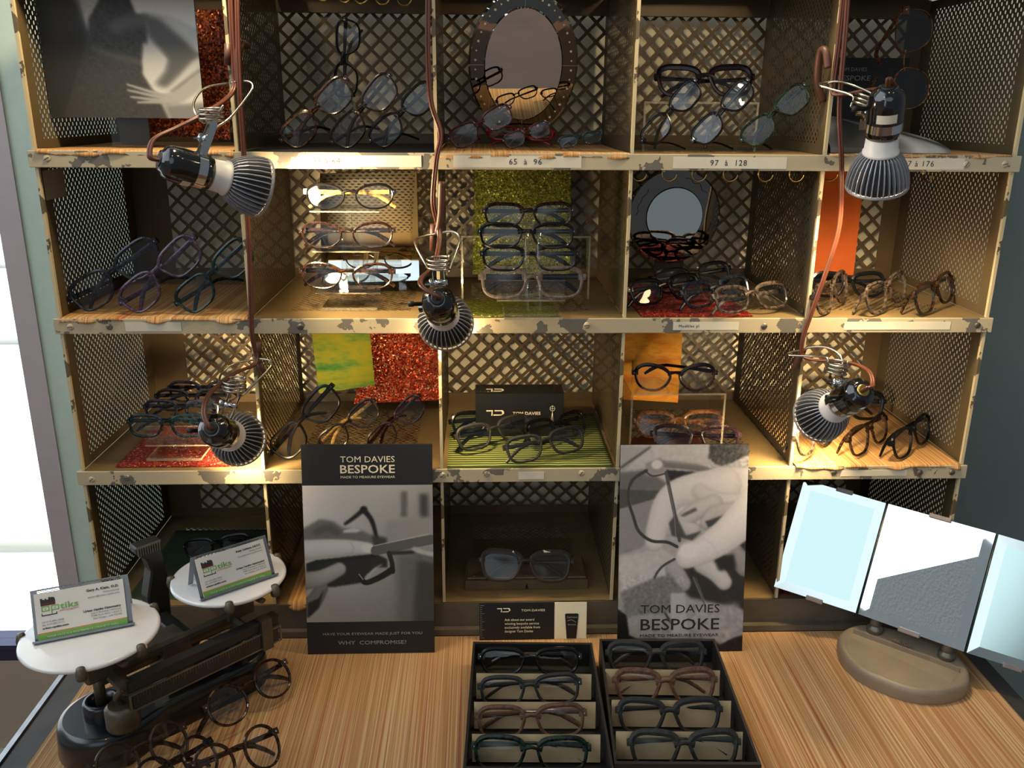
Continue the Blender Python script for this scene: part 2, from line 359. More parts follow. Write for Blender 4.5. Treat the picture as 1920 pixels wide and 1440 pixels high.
def tape(r, px0, px1, py, text=None, size=.011, h=.0155, tx=None, sp=1.15):
    a = aty(px0, py, -.0048); b = aty(px1, py, -.0048); z = HT[r]-.0108
    mb = MB(); mb.box(a[0], b[0], -.0051, -.0046, z-h/2, z+h/2); o = mb.build('paper_label', M['paper_label'], RA[r])
    if text:
        x = aty(tx, py, -.005)[0] if tx else (a[0]+b[0])/2
        letter(o, text, size, (x, -.0052, z-size*.33), M['ink'], 'CENTER', space=sp, kind='handwriting')
tape(1, 560, 790, 300, '33 à 64', tx=612); tape(1, 850, 1090, 303, '65  à  96', tx=985); tape(1, 1262, 1475, 307, '97  à  128', tx=1366); tape(1, 1660, 1808, 309, '147 à 176', tx=1718)
tape(2, 235, 340, 613, h=.013); tape(2, 1262, 1385, 611, 'Modèles pl', .006, .012, 1292); tape(2, 1583, 1782, 611, h=.012); tape(3, 972, 1020, 884, h=.012); tape(3, 1577, 1700, 886, h=.010)
# top beam, kick board and feet
mb = MB(); mb.box(XL-.004, XR+.004, -.0015, .006, .056, .0990); mb.build('kick_board', M['base'], cab)
mb = MB(); mb.box(XL-.006, XR+.006, -.012, .30, .0458, .0560); mb.build('plinth', M['base'], cab)
mb = MB(); mb.box(XL, XR, D-.014, D-.002, HT[0]-.03, HT[0]-.001); mb.build('back_rail', M['back'], cab)
# ---------------------------------------------------------------- setting
def struct(name, mb, mats): return mb.build(name, mats, kind='structure')
YB = .36; WX = .888
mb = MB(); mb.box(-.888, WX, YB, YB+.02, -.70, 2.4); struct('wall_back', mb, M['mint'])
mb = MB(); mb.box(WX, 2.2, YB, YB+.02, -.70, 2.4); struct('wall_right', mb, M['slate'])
mb = MB(); mb.box(-2.2, -.888, YB, YB+.02, -.70, -.245); struct('wall_front', mb, M['tanwall'])
mb = MB(); mb.box(-.928, -.888, YB-.004, YB+.10, -.245, 2.4); struct('trim_1', mb, M['mauve'])
win = MB(); win.box(-2.2, -.928, YB, YB+.05, -.245, -.222); win.box(-2.2, -.928, YB-.006, YB+.05, -.214, -.205); win.box(-2.2, -.928, YB, YB+.05, 2.2, 2.4)
wo = struct('window_1', win, M['navy'])
mb = MB(); mb.box(-2.2, -.928, YB+.02, YB+.024, -.205, 2.2); mb.build('window_pane', M['acrylic'], wo)
mb = MB(); mb.box(-2.2, -.888, YB-.02, YB, -.50, -.463); struct('baseboard_left', mb, M['paper_white'])
mb = MB(); mb.box(-2.4, 2.2, -4, YB, -.72, -.70); struct('floor', mb, M['floorb'])
mb = MB(); mb.box(-14, -.4, YB+.1, 16, -.86, -.84)
for k in range(3): mb.box(-14, -.4, 2.0+k*3.2, 2.05+k*3.2, -.84, -.80)
struct('ground_1', mb, M['pave'])
mb = MB(); wl_ = [(YB, -.70), (YB, 1.15), (-1.48, 1.15), (-2.82, 2.4), (-4, 2.4), (-4, -.70)]; mb.add([(x, y, z) for x in (-2.22, -2.2) for y, z in wl_], [(0, 1, 2, 3, 4, 5), (11, 10, 9, 8, 7, 6)]+[(i, 6+i, 6+(i+1) % 6, (i+1) % 6) for i in range(6)]); struct('wall_left', mb, M['gray_plaster'])
mb = MB(); mb.box(-.70, WX-.004, YB-.010, YB-.002, -.2, 1.2); struct('brightening_board', mb, M['cream_board'])  # pale board added behind the lattice to brighten the view through it
# table
mb = MB(); mb.box(-.70, .715, -.62, .33, .005, .0425); mb.box(-.67, -.61, -.60, -.54, -.70, .005); mb.box(.61, .67, -.60, -.54, -.70, .005); mb.box(-.67, -.61, .25, .31, -.70, .005); mb.box(.61, .67, .25, .31, -.70, .005)
tb = thing('display_table', 'dark edged table carrying the cabinet under a striped cloth', 'table', (0, 0, 0))
mb1 = MB(); mb1.box(-.70, .715, -.62, .33, .005, .0425); o = mb1.build('tabletop', M['table_edge'], tb); bv = o.modifiers.new('b', 'BEVEL'); bv.width = .004; bv.segments = 2
mb1 = MB(); mb1.box(-.708, -.7005, -.62, .33, .018, .0445); mb1.build('edge_strip', M['edge_metal'], tb)
for x in (-.64, .64):
    for y in (-.57, .28): mb1 = MB(); mb1.box(x-.03, x+.03, y-.03, y+.03, -.70, .0045); mb1.build('leg', M['table_edge'], tb)
def cloth(x0, x1, y0, y1, z, mat, label, curl=.006, wave=.0012, n=40, group='striped cloths lying in the pigeonholes', skew=0, name='striped_cloth', th=.0010, cat='cloth'):
    mb = MB(); m = 16; vs = []; ys = [y0-.001+(y1-y0)*(t/(m-3)) for t in range(m-2)]
    prof = [(y0-.0032, z-curl), (y0-.0026, z-curl*.4)]+[(y, z) for y in ys]
    rng = random.Random(int(x0*1000+z*77)); ph = rng.random()*6
    for j, (y, zz) in enumerate(prof):
        for i in range(n+1):
            x = x0+(x1-x0)*i/n
            wv = wave*(math.sin(x*60+ph)+.6*math.sin(x*131+ph*2))
            k = max(0, 1-(y-y0)/.05)
            vs.append((x+skew*(y-y0), y-abs(wv)*k*(1.2 if j < 2 else .4), zz+(abs(wv)*.6*k if j >= 2 else wv)))
    k = n+1; fs = [(j*k+i, j*k+i+1, (j+1)*k+i+1, (j+1)*k+i) for j in range(len(prof)-1) for i in range(n)]
    mb.add(vs, fs, 0, True)
    o = mb.build(name, mat, None, label=label, category=cat, group=group); s = o.modifiers.new('s', 'SOLIDIFY'); s.thickness = th; s.offset = 1; return o
mb = MB(); mb.box(-.662, .684, -.60, -.0128, .0427, .0450)
mb.build('tablecloth', M['cloth_table'], label='orange and tan striped cloth covering the table in front of the cabinet', category='tablecloth')
# ---------------------------------------------------------------- glasses
def outline(a, b, n, taper, lift, N=40):
    P = []
    for i in range(N):
        t = 2*PI*i/N; c, s = math.cos(t), math.sin(t)
        x = a*math.copysign(abs(c)**(2/n), c); z = b*math.copysign(abs(s)**(2/n), s)
        if z < b*.4: x *= 1-(taper if x > 0 else (taper*1.2+.16)*(n > 2.2))*max(0, (b*.4-z)/(1.4*b))
        z += lift*(x/a)*(.6+.4*(z/b))
        P.append((x, z))
    return P
SH = {  # a, b, power, taper, lift, rim, top, bridge
    'rect': (.0270, .0165, 3.2, .10, .001, .0032, .5, .017), 'soft': (.0285, .0186, 3.2, .16, .0015, .0026, .4, .014), 'oval': (.0268, .0158, 2.3, .08, .003, .0022, .5, .016),
    'round': (.0235, .0218, 2.1, .02, .0005, .0022, .2, .020), 'cat': (.0275, .0185, 2.35, .16, .005, .0032, .6, .016), 'wide': (.0280, .0185, 3.4, .16, .002, .0042, .7, .018),
    'slim': (.0275, .0145, 3.2, .10, .0012, .0028, .6, .017), 'sun': (.0265, .0235, 2.6, .10, 0, .0008, .2, .017)}
def glasses(label, shape, L, Rr, fmat, zf=None, y=None, tilt=12, fold=(70, 70), s=1.08, far=1, group=None, flat=False, tmat=None, ymin=.012, ymax=.29, lens='lens', name='eyeglasses', cat='glasses', ydir=0, ysep=None, lift=0):
    a, b, pw, tp, lf, rim, top, br = SH[shape]; dx = a+br/2+.0005
    Z = lambda x: -.0 # flat front
    fr = MB(); N = 40
    for sd in (-1, 1):
        O = [(x*sd, z) for x, z in outline(a, b, pw, tp, lf, N)]; vs = []
        for i, (x, z) in enumerate(O):
            nx, nz = x/(a*a), z/(b*b); l = math.hypot(nx, nz) or 1; nx /= l; nz /= l
            t = rim*1.22*(1+top*max(0, nz)); bend = .9*(abs(sd*dx+x))**2*.6
            ix, iz = sd*dx+x, z; ox, oz = ix+nx*t, z+nz*t
            vs += [(ix, bend-.0014, iz), ((ix+ox)/2, bend-.0022, (iz+oz)/2), (ox, bend-.0012, oz), (ox, bend+.0014, oz), (ix, bend+.0014, iz)]
        k = 5; fs = [((i)*k+j, ((i+1) % N)*k+j, ((i+1) % N)*k+(j+1) % k, i*k+(j+1) % k) for i in range(N) for j in range(k)]
        if sd < 0: fs = [tuple(reversed(f)) for f in fs]
        fr.add(vs, fs, 0, False)
    bz = b*.44; hb = br/2+.001
    fr.bar([(-hb-.0035, .0002, bz-.0005), (-hb*.55, -.0006, bz+.0012), (0, -.0009, bz+.0018), (hb*.55, -.0006, bz+.0012), (hb+.0035, .0002, bz-.0005)], .0034, [rim*2.6, rim*1.75, rim*1.45, rim*1.75, rim*2.6])
    hx = dx+a+rim*1.1; hz = b*.48; hy = .9*(hx**2)*.6
    for sd in (-1, 1):
        fr.box(min(sd*(hx-.0065), sd*(hx+.0035)), max(sd*(hx-.0065), sd*(hx+.0035)), hy-.0016, hy+.004, hz-.0036, hz+.0040)
        fr.box(min(sd*(hx-.0015), sd*(hx+.0005)), max(sd*(hx-.0015), sd*(hx+.0005)), hy-.0017, hy-.0012, hz-.0008, hz+.0008, 1)
    parts = [('frame_front', fr, [fmat, M['chrome']])]
    for sd in (-1, 1):
        lb = MB(); O = [(x*sd, z) for x, z in outline(a*1.01, b*1.01, pw, tp, lf, N)]
        vs = [(sd*dx, .9*dx*dx*.6-.0004, 0)]+[(sd*dx+x*q, .9*(sd*dx+x*q)**2*.6+.0002, z*q) for q in (.5, 1) for x, z in O]
        fs = [(0, 1+i, 1+(i+1) % N) for i in range(N)]+[(1+i, 1+N+i, 1+N+(i+1) % N, 1+(i+1) % N) for i in range(N)]
        if sd < 0: fs = [tuple(reversed(f)) for f in fs]
        lb.add(vs, fs, 0, True); parts.append(('lens', lb, [M[lens]]))
    for sd, fa in ((-1, fold[0]), (1, fold[1])):
        tbm = MB(); off = 0 if sd < 0 else .0035
        P = [(0, 0, 0), (0, .03, 0), (0, .06, 0), (0, .09, -.001), (0, .106, -.005), (0, .120, -.013), (0, .132, -.022)]
        rz = Matrix.Rotation(math.radians(fa*sd), 4, 'Z')
        P = [T(sd*(hx+.0018), hy+.0055+off*(fa > 75), hz) @ (rz @ Vector(p)) for p in P]
        tbm.bar(P, [.0032, .003, .003, .003, .0032, .0034, .003], [.0072*(rim/.0028)**.5, .0062, .0052, .005, .0058, .0062, .0045], (0, 0, 1))
        parts.append(('temple', tbm, [tmat or fmat]))
    # placement from the two lens centres
    allv = np.array([v for _, m, _ in parts for v in m.v])
    def frame_at(yl):
        A = aty(L[0], L[1], yl)
        if flat:
            B = aty(Rr[0], Rr[1], yl+ydir); ss = np.linalg.norm(B-A)/(2*dx)
        else:
            d = ray(*Rr); d = d/np.linalg.norm(d); w = C0-A; bb = w@d; cc = w@w-(2*dx*s)**2; disc = bb*bb-cc
            t = -bb+(far*math.sqrt(disc) if disc > 0 else 0); B = C0+d*t; ss = s
        X = (B-A)/np.linalg.norm(B-A); mid = (A+B)/2
        up = np.array([0, 0, 1.0]) if abs(X[2]) < .5 else np.array([0, 0, 1.0])
        # lens normal: horizontal direction into the shelf, made perpendicular to X
        Yv = np.array([0, 1.0, 0]) if flat else np.array([-X[1], X[0], 0]); Yv = Yv-X*(Yv@X); Yv /= np.linalg.norm(Yv); Zv = np.cross(X, Yv)
        ct, st = math.cos(math.radians(tilt)), math.sin(math.radians(tilt))
        Y2 = Yv*ct-Zv*st; Z2 = np.cross(X, Y2)
        Rm = np.stack([X*ss, Y2*ss, Z2*ss], 1); return mid, Rm
    if y is None:
        best = None
        def gap(yy): m_, R_ = frame_at(yy); return (allv@R_.T+m_)[:, 2].min()-(zf+.0006)
        for tl in [tilt+4*k for k in range(9)]:
            tilt = tl; lo, hi = ymin, ymax
            if gap(lo) < 0: yy = lo
            elif gap(hi) > 0: yy = hi
            else:
                for _ in range(24):
                    mi_ = (lo+hi)/2
                    if gap(mi_) > 0: lo = mi_
                    else: hi = mi_
                yy = lo
            q = abs(gap(yy))
            if best is None or q < best[0]-.0008: best = (q, yy, tl)
            if q < .003: break
        y, tilt = best[1], best[2]
    m_, R_ = frame_at(y)
    if zf is not None:
        g = (allv@R_.T+m_)[:, 2].min()-(zf+.0006)
        if abs(g) < .010: m_ = m_-np.array([0, 0, g])
        GLOG.append((label[:40], round(y, 3), round(g, 4), tilt))
    mw = Matrix([[R_[i][0], R_[i][1], R_[i][2], m_[i]] for i in range(3)]+[[0, 0, 0, 1]])
    if group is None and name == 'eyeglasses':
        z = m_[2]
        if m_[1] < -.03 and z < .12: group = 'eyeglasses in the black trays' if m_[0] > -.15 else 'round eyeglasses lying on the table'
        else: group = 'eyeglasses displayed in the '+('top' if z > HT[1] else 'second' if z > HT[2] else 'third' if z > HT[3] else 'bottom')+' row of the cabinet'
    o = thing(name, label, cat, group=group, mw=mw)
    for nm, mbb, mats in parts: mbb.build(nm, mats, o)
    return o
GLOG = []
F1, F2, F3, F4 = HT[1], HT[2], HT[3], HT[4]
# ---------------------------------------------------------------- eyeglasses on the shelves
g1 = 'eyeglasses in the top row, second pigeonhole'
glasses('tortoise eyeglasses propped slanting, leftmost on the top shelf beside the black poster', 'soft', (563, 244), (627, 183), FM['tort'], F1, fold=(24, 87), tilt=5, flat=True, ymax=.06)
glasses('dark eyeglasses with blue-grey lens glare, middle of the slanting trio on the top shelf', 'soft', (655, 240), (712, 173), FM['brown'], F1, fold=(24, 87), tilt=5, flat=True, ymax=.06)
glasses('black eyeglasses propped slanting right beside the oval mirror compartment', 'soft', (726, 242), (786, 185), FM['black'], F1, fold=(24, 87), tilt=5, flat=True, ymax=.06)
glasses('black and teal eyeglasses standing upright on end above the slanting trio', 'soft', (649, 148), (653, 68), FM['black'], .868, y=.17, fold=(70, 87), tilt=5, flat=True)
glasses('thick black and red eyeglasses in front of the oval mirror, leftmost', 'soft', (872, 254), (933, 222), FM['darkred'], F1+.003, fold=(24, 87), tilt=5, flat=True, ymax=.06)
glasses('dark tortoise eyeglasses before the oval mirror, directly left of the teal pair', 'soft', (966, 260), (1012, 243), FM['tort'], F1+.003, fold=(24, 87), tilt=5, flat=True, ymax=.06)
glasses('low dark teal eyeglasses lying right of the oval mirror', 'slim', (1066, 266), (1110, 258), FM['teal'], F1+.003, fold=(24, 87), tilt=5, flat=True, ymax=.05)
glasses('bright red eyeglasses closest to the oval mirror', 'soft', (943, 238), (1010, 240), FM['red'], F1+.003, fold=(86, 86), flat=True, ymin=.09, ymax=.15, tilt=26, s=1.0)
glasses('wide brown rectangular eyeglasses displayed upright on the clear riser in the top row', 'wide', (1274, 157), (1370, 157), FM['burgundy'], .874, flat=True, y=.075, fold=(86, 86), tilt=26, s=1.0)
glasses('black square eyeglasses slanting above the number 97, left of three', 'soft', (1233, 242), (1286, 182), FM['black'], F1, fold=(24, 87), tilt=5, flat=True, ymax=.05)
glasses('black and blue eyeglasses slanting in front of the clear riser, middle of three', 'soft', (1329, 242), (1384, 182), FM['black'], F1, fold=(24, 87), tilt=5, flat=True, ymax=.05)
glasses('dark green eyeglasses slanting at the right end of the clear riser', 'soft', (1424, 244), (1487, 189), FM['green'], F1, fold=(24, 87), tilt=5, flat=True, ymax=.05)
glasses('large smoky sunglasses hanging vertically beside the right perforated side panel', 'sun', (1708, 165), (1714, 58), FM['amber'], None, y=.05, fold=(20, 30), flat=True, lens='sunlens', name='sunglasses', cat='sunglasses', tilt=0)
glasses('slate blue eyeglasses slanting on striped cloth, nearest the left wall', 'soft', (175, 546), (259, 489), FM['slate'], F2+.003, fold=(24, 87), tilt=5, flat=True, s=1.15, ymax=.1)
glasses('purple eyeglasses slanting on striped cloth, middle of three', 'soft', (266, 554), (338, 489), FM['purple'], F2+.003, fold=(24, 87), tilt=5, flat=True, s=1.12, ymax=.1)
glasses('teal eyeglasses slanting on striped cloth beside the lit divider edge', 'soft', (369, 552), (438, 489), FM['teal'], F2+.003, fold=(24, 87), tilt=5, flat=True, s=1.12, ymax=.1)
def on_stand(label, sh, l, r, m, tmat=None, y=.05, tilt=8): return glasses(label, sh, l, r, FM[m], None, y=y, flat=True, fold=(84, 84), tilt=tilt, tmat=tmat)
on_stand('black cat-eye eyeglasses with pale temples on the top tier of the three-tier clear stand', 'oval', (611, 369), (701, 369), 'black', FM['gold'], .045)
on_stand('dark brown eyeglasses on the middle tier of the three-tier clear stand', 'oval', (604, 442), (698, 442), 'brown', None, .042)
on_stand('thin tortoise eyeglasses on the lowest tier of the three-tier clear stand', 'oval', (604, 518), (698, 519), 'tort', None, .040)
on_stand('tortoise-browed slim eyeglasses topmost in front of the green glitter card', 'slim', (946, 404), (1036, 403), 'tort', FM['black'], .050)
on_stand('black eyeglasses second from the top in front of the green glitter card', 'slim', (940, 443), (1036, 443), 'black', None, .046)
on_stand('thick black eyeglasses third from the top in front of the green glitter card', 'slim', (945, 485), (1042, 485), 'black', None, .042)
on_stand('taupe grey eyeglasses lowest in front of the green glitter card', 'rect', (946, 531), (1050, 531), 'lilac', FM['black'], .038)
zt = F2+.002
glasses('large black eyeglasses at the back of the pile below the round mirror', 'rect', (1262, 527), (1338, 515), FM['black'], zt, fold=(86, 86), ymin=.04, ymax=.15, tilt=26, s=1.0)
glasses('black eyeglasses at the left of the pile on red glitter', 'rect', (1214, 548), (1284, 538), FM['black'], zt, fold=(86, 86), ymin=.005, ymax=.12, tilt=26, s=1.0)
glasses('dark eyeglasses in the middle of the pile on red glitter', 'rect', (1312, 553), (1378, 541), FM['slate'], zt, fold=(86, 86), ymin=.005, ymax=.11, tilt=26, s=1.0)
glasses('smoky brown eyeglasses frontmost in the pile on red glitter', 'rect', (1374, 566), (1447, 558), FM['grey'], zt, fold=(86, 86), ymin=.004, ymax=.07, tilt=26, s=1.0)
glasses('large black eyeglasses standing below the plain orange card', 'wide', (1556, 528), (1628, 528), FM['black'], F2+.001, flat=True, y=.14, fold=(84, 84), tilt=14)
glasses('grey clear eyeglasses by the brown cord below the orange card', 'soft', (1546, 566), (1577, 545), FM['grey'], F2+.001, fold=(84, 84), tilt=14, ymin=.02, ymax=.09)
glasses('translucent taupe eyeglasses turned sideways, middle of the lit right-hand pigeonhole', 'soft', (1645, 563), (1684, 543), FM['grey'], F2+.001, fold=(84, 84), tilt=14, ymin=.02, ymax=.09)
glasses('tortoise eyeglasses turned sideways, beside the right perforated panel', 'soft', (1735, 567), (1772, 548), FM['tort'], F2+.001, fold=(84, 84), tilt=14, ymin=.02, ymax=.09)
on_stand('clear teal eyeglasses frontmost of four fanned on a clear stand over red glitter', 'rect', (274, 799), (352, 799), 'teal', None, .06)
on_stand('slate blue eyeglasses second of four fanned on the clear stand', 'rect', (303, 771), (378, 771), 'slate', None, .10)
on_stand('black eyeglasses third of four fanned on the clear stand', 'rect', (324, 751), (398, 751), 'black', None, .14)
on_stand('grey eyeglasses rearmost of four fanned on the clear stand', 'rect', (347, 735), (418, 735), 'slate', FM['burgundy'], .18)
glasses('black eyeglasses slanting with a bright lamp glint, left of three behind the black poster', 'soft', (544, 827), (603, 762), FM['black'], F3+.001, fold=(24, 87), tilt=5, flat=True, s=1.14, ymax=.08)
glasses('brown eyeglasses with pale gold temples, slanting behind the black poster', 'soft', (628, 822), (683, 778), FM['brown'], F3+.001, fold=(24, 87), tilt=5, flat=True, s=1.1, ymax=.1, tmat=FM['gold'])
glasses('mauve brown eyeglasses slanting beside the lit divider, right of three', 'soft', (719, 820), (769, 771), FM['burgundy'], F3+.001, fold=(24, 87), tilt=5, flat=True, s=1.1, ymax=.1)
zt = F3+.004
glasses('black eyeglasses at the back left of the green towel', 'rect', (881, 795), (955, 785), FM['black'], zt, fold=(86, 86), ymin=.03, ymax=.17, tilt=26, s=1.0)
glasses('matte black eyeglasses at the front left of the green towel', 'rect', (891, 820), (965, 803), FM['olive'], zt, fold=(86, 86), ymin=.01, ymax=.12, tilt=26, s=1.0)
glasses('black eyeglasses at the back right of the green towel', 'rect', (1014, 810), (1074, 795), FM['black'], zt, fold=(86, 86), ymin=.02, ymax=.14, tilt=26, s=1.0)
glasses('matte olive black eyeglasses frontmost on the green towel', 'rect', (985, 842), (1063, 826), FM['olive'], zt, fold=(86, 86), ymin=.004, ymax=.08, tilt=26, s=1.0)
glasses('burgundy cat-eye eyeglasses standing on top of the clear riser before an orange card', 'cat', (1225, 701), (1307, 701), FM['burgundy'], .425, flat=True, y=.085, fold=(10, 50), tilt=4)
glasses('amber eyeglasses lying folded under the clear riser, at the back', 'rect', (1230, 797), (1318, 795), FM['amber'], F3+.002, flat=True, ymin=.10, ymax=.12, fold=(84, 84), tilt=30)
glasses('dark brown eyeglasses lying folded under the clear riser, at the front', 'rect', (1262, 823), (1350, 825), FM['burgundy'], F3+.002, flat=True, ymin=.04, ymax=.07, fold=(84, 84), tilt=30)
glasses('large black eyeglasses lying behind the lower right lamp', 'wide', (1540, 768), (1622, 770), FM['black'], F3+.003, flat=True, y=.20, fold=(84, 84), tilt=18)
glasses('smoky tortoise eyeglasses half hidden by the lit divider in the lower right pigeonhole', 'soft', (1512, 832), (1546, 815), FM['grey'], F3+.003, fold=(84, 84), tilt=14, ymin=.02, ymax=.09)
glasses('reddish tortoise eyeglasses turned sideways, middle of the lower right pigeonhole', 'soft', (1613, 826), (1650, 804), FM['tort'], F3+.003, fold=(84, 84), tilt=14, ymin=.02, ymax=.09)
glasses('black eyeglasses turned sideways, rightmost of the lower right pigeonhole', 'soft', (1694, 831), (1730, 806), FM['black'], F3+.003, fold=(84, 84), tilt=14, ymin=.02, ymax=.09)
glasses('dark eyeglasses in the shadowed bottom left pigeonhole on green cloth', 'rect', (373, 1022), (440, 1014), FM['black'], F4+.01, flat=True, y=.13, fold=(84, 84), tilt=12)
ZC = .0453
glasses('round tortoise eyeglasses lying on the table right of the balance scale', 'round', (428, 1322), (512, 1272), FM['tort'], ZC, fold=(82, 80), ymin=-.3, ymax=-.05, tilt=42, s=1.12)
glasses('round dark eyeglasses on the table beside the foot of the balance scale', 'round', (222, 1436), (318, 1393), FM['wood'], ZC, fold=(82, 80), ymin=-.42, ymax=-.1, tilt=40, s=1.12)
glasses('round dark eyeglasses in the middle of the table pile, partly hidden', 'round', (296, 1462), (376, 1418), FM['brown'], ZC, fold=(82, 80), ymin=-.42, ymax=-.1, tilt=44, s=1.12)
glasses('round tortoise eyeglasses at the right of the table pile by the picture edge', 'round', (404, 1438), (493, 1400), FM['tort'], ZC, fold=(82, 80), ymin=-.42, ymax=-.1, tilt=40, s=1.12)
# ---------------------------------------------------------------- trays with glasses
ZTR = .086
def tray(label, bl, br, fr_, fl, rows, nm):
    P = [atz(*p, ZTR) for p in (bl, br, fr_, fl)]
    o = thing('display_tray', label, 'tray', tuple(sum(P)/4*np.array([1, 1, 0])+np.array([0, 0, .0455])), group='black display trays on the table')
    org = Vector(o.location); inv = Matrix.Translation(-org)
    mb = MB(); th = .004
    bl_, br_, fr2, fl2 = [Vector(p) for p in P]
    c = (bl_+br_+fr2+fl2)/4
    quad = [bl_, br_, fr2, fl2]
    inn = [p+(c-p).normalized()*th*1.5 for p in quad]
    zb = .0455
    lo = [Vector((p.x, p.y, zb)) for p in quad]; li = [Vector((p.x, p.y, zb+.003)) for p in inn]
    vs = quad+inn+lo+li
    vs = [v-org for v in vs]; fs = []
    for i in range(4):
        j = (i+1) % 4
        fs += [(i, j, 4+j, 4+i), (i, 8+i, 8+j, j), (4+i, 4+j, 12+j, 12+i)]
    fs += [(8, 9, 10, 11), (15, 14, 13, 12)]
    mb.add(vs, fs); mb.build('tray_box', M['black_matte'], o)
    for (x0, y0, x1, y1) in rows:
        a = Vector(atz(x0, y0, ZTR+.004)); b = Vector(atz(x1, y1, ZTR+.004))
        f = Vector((0, -.007, -.038)); back = Vector((0, .004, -.038)); mb = MB()
        vs = [a, b, b+f, a+f, b+back, a+back]; vs = [v-org for v in vs]
        mb.add(vs, [(0, 3, 2, 1), (0, 1, 4, 5), (0, 5, 3), (1, 2, 4), (3, 5, 4, 2)]); d = mb.build('slot_divider', M['kraft'], o)
    return o
tray('left black tray holding four pairs of eyeglasses between kraft dividers', (887, 1203), (1110, 1205), (1152, 1446), (868, 1442), [(893, 1262, 1109, 1264), (889, 1316, 1117, 1316), (885, 1376, 1126, 1377)], 'l')
tray('right black tray holding four pairs of eyeglasses, in front of the hand photograph', (1124, 1198), (1340, 1198), (1428, 1434), (1152, 1432), [(1135, 1254, 1350, 1257), (1147, 1312, 1371, 1314), (1155, 1371, 1393, 1372)], 'r')
tg = 'eyeglasses in the black trays'
def intray(label, l, r, m, y, sh='wide'):
    zz = .074; a = atz(l[0], l[1], zz); b = atz(r[0], l[1], zz)
    glasses(label, sh, l, r, FM[m], None, y=a[1]-.004, ydir=b[1]-a[1], flat=True, fold=(84, 84), tilt=22)
intray('glossy black eyeglasses in the rearmost slot of the left tray', (943, 1241), (1044, 1241), 'black', 0, 'slim')
intray('matte black eyeglasses in the second slot of the left tray', (943, 1298), (1044, 1293), 'matte', 0, 'rect')
intray('matte brown eyeglasses in the third slot of the left tray', (941, 1356), (1050, 1352), 'matte_brown', 0, 'rect')
intray('dark olive eyeglasses in the front slot of the left tray', (938, 1414), (1054, 1416), 'green', 0, 'rect')
intray('matte dark grey eyeglasses in the rearmost slot of the right tray', (1182, 1236), (1279, 1235), 'matte', 0)
intray('brown eyeglasses in the second slot of the right tray', (1197, 1289), (1298, 1288), 'matte_brown', 0)
intray('matte black eyeglasses in the third slot of the right tray', (1204, 1345), (1307, 1344), 'matte', 0)
intray('black eyeglasses in the front slot of the right tray', (1229, 1407), (1338, 1406), 'olive', 0)
# ---------------------------------------------------------------- cloths, cards, boards
cloth(XL+.004, XL+W-.004, .0, .29, F1+.0006, M['cloth'], 'frayed striped cloth edge under the black and white portrait in the top row', wave=.0016)
cloth(XL+2*W+.004, XL+3*W-.004, .0, .29, F1+.0006, M['cloth'], 'striped cloth under the oval mirror in the top row')
cloth(XL+4*W+.006, XL+5*W-.006, .0, .29, F1+.0006, M['cloth'], 'thin orange striped cloth under the box with the grey photograph', curl=.002)
cloth(XL+.001, XL+W-.004, .0, .26, F2+.0006, M['cloth_turned'], 'striped cloth with a drooping edge under three slanting eyeglasses', curl=.004, wave=.002)
cloth(XL+4*W+.006, XL+5*W-.004, .0, .28, F3+.0006, M['cloth_turned'], 'striped cloth with a rounded right corner in the lower right pigeonhole', curl=.004, wave=.002)
cloth(XL+2*W+.008, XL+3*W-.008, .004, .24, F3+.0006, M['towel'], 'green ribbed towel under the black box', group=None, th=.0028, cat='towel', name='ribbed_towel', wave=.0006)
cloth(XL+W+.02, XL+2*W-.03, .004, .20, F4+.0006, M['cloth'], 'striped cloth in the dark bottom pigeonhole behind the black poster', wave=.003)
cloth(XL+.03, XL+W-.03, .02, .26, F4+.0006, M['cushion_green'], 'dark green cloth in the bottom left pigeonhole', group=None)
def card(name, label, cat, pts, mat, th=.0012, **k):
    """board from its four corners (TL,TR,BR,BL)"""
    P = [Vector(p) for p in pts]; n = (P[1]-P[0]).cross(P[3]-P[0]).normalized()
    if n.y < 0: n = -n
    if abs(n.z) > .9 and n.z > 0: n = -n
    c = (P[2]+P[3])/2; vs = [p-c for p in P]+[p-c+n*th for p in P]
    mb = MB(); mb.add(vs, [(0, 1, 2, 3), (7, 6, 5, 4)]+[(i, 4+i, 4+(i+1) % 4, (i+1) % 4) for i in range(4)])
    o = mb.build(name, mat); o.location = c; o['label'] = label; o['category'] = cat
    if 'glitter' in name: o['group'] = 'glitter papers in the cabinet'
    return o
def yq(px, Y): return [aty(x, y, Y) for x, y in px]
card('glitter_card', 'tall copper glitter card behind the right edge of the black and white portrait', 'card', yq([(368, 18), (424, 18), (432, 262), (382, 262)], .15), M['gl_brown'])
card('glitter_sheet', 'narrow copper glitter strip below the black and white portrait', 'card', yq([(250, 222), (380, 222), (380, 256), (250, 257)], .12), M['gl_brown'])
card('glitter_card', 'yellow-green glitter card behind the four-tier clear stand', 'card', [aty(890, 316, .295), aty(1071, 316, .295), aty(1068, 513, .27), aty(886, 515, .27)], M['gl_green'])
card('watercolour_card', 'green and yellow watercolour card hanging under the middle rail', 'card', yq([(583, 612), (692, 612), (703, 722), (598, 738)], .20), M['wc_green'])
card('glitter_card', 'red-orange glitter card beside the green watercolour card', 'card', yq([(690, 612), (826, 612), (826, 750), (664, 757)], .235), M['gl_orange'])
card('watercolour_card', 'orange watercolour card behind the cat-eye eyeglasses', 'card', yq([(1169, 612), (1281, 612), (1271, 755), (1160, 748)], .19), M['wc_orange'])
card('orange_card', 'plain bright orange card in the right pigeonhole of the second row', 'card', yq([(1538, 305), (1624, 305), (1600, 516), (1516, 512)], .24), M['orange'])
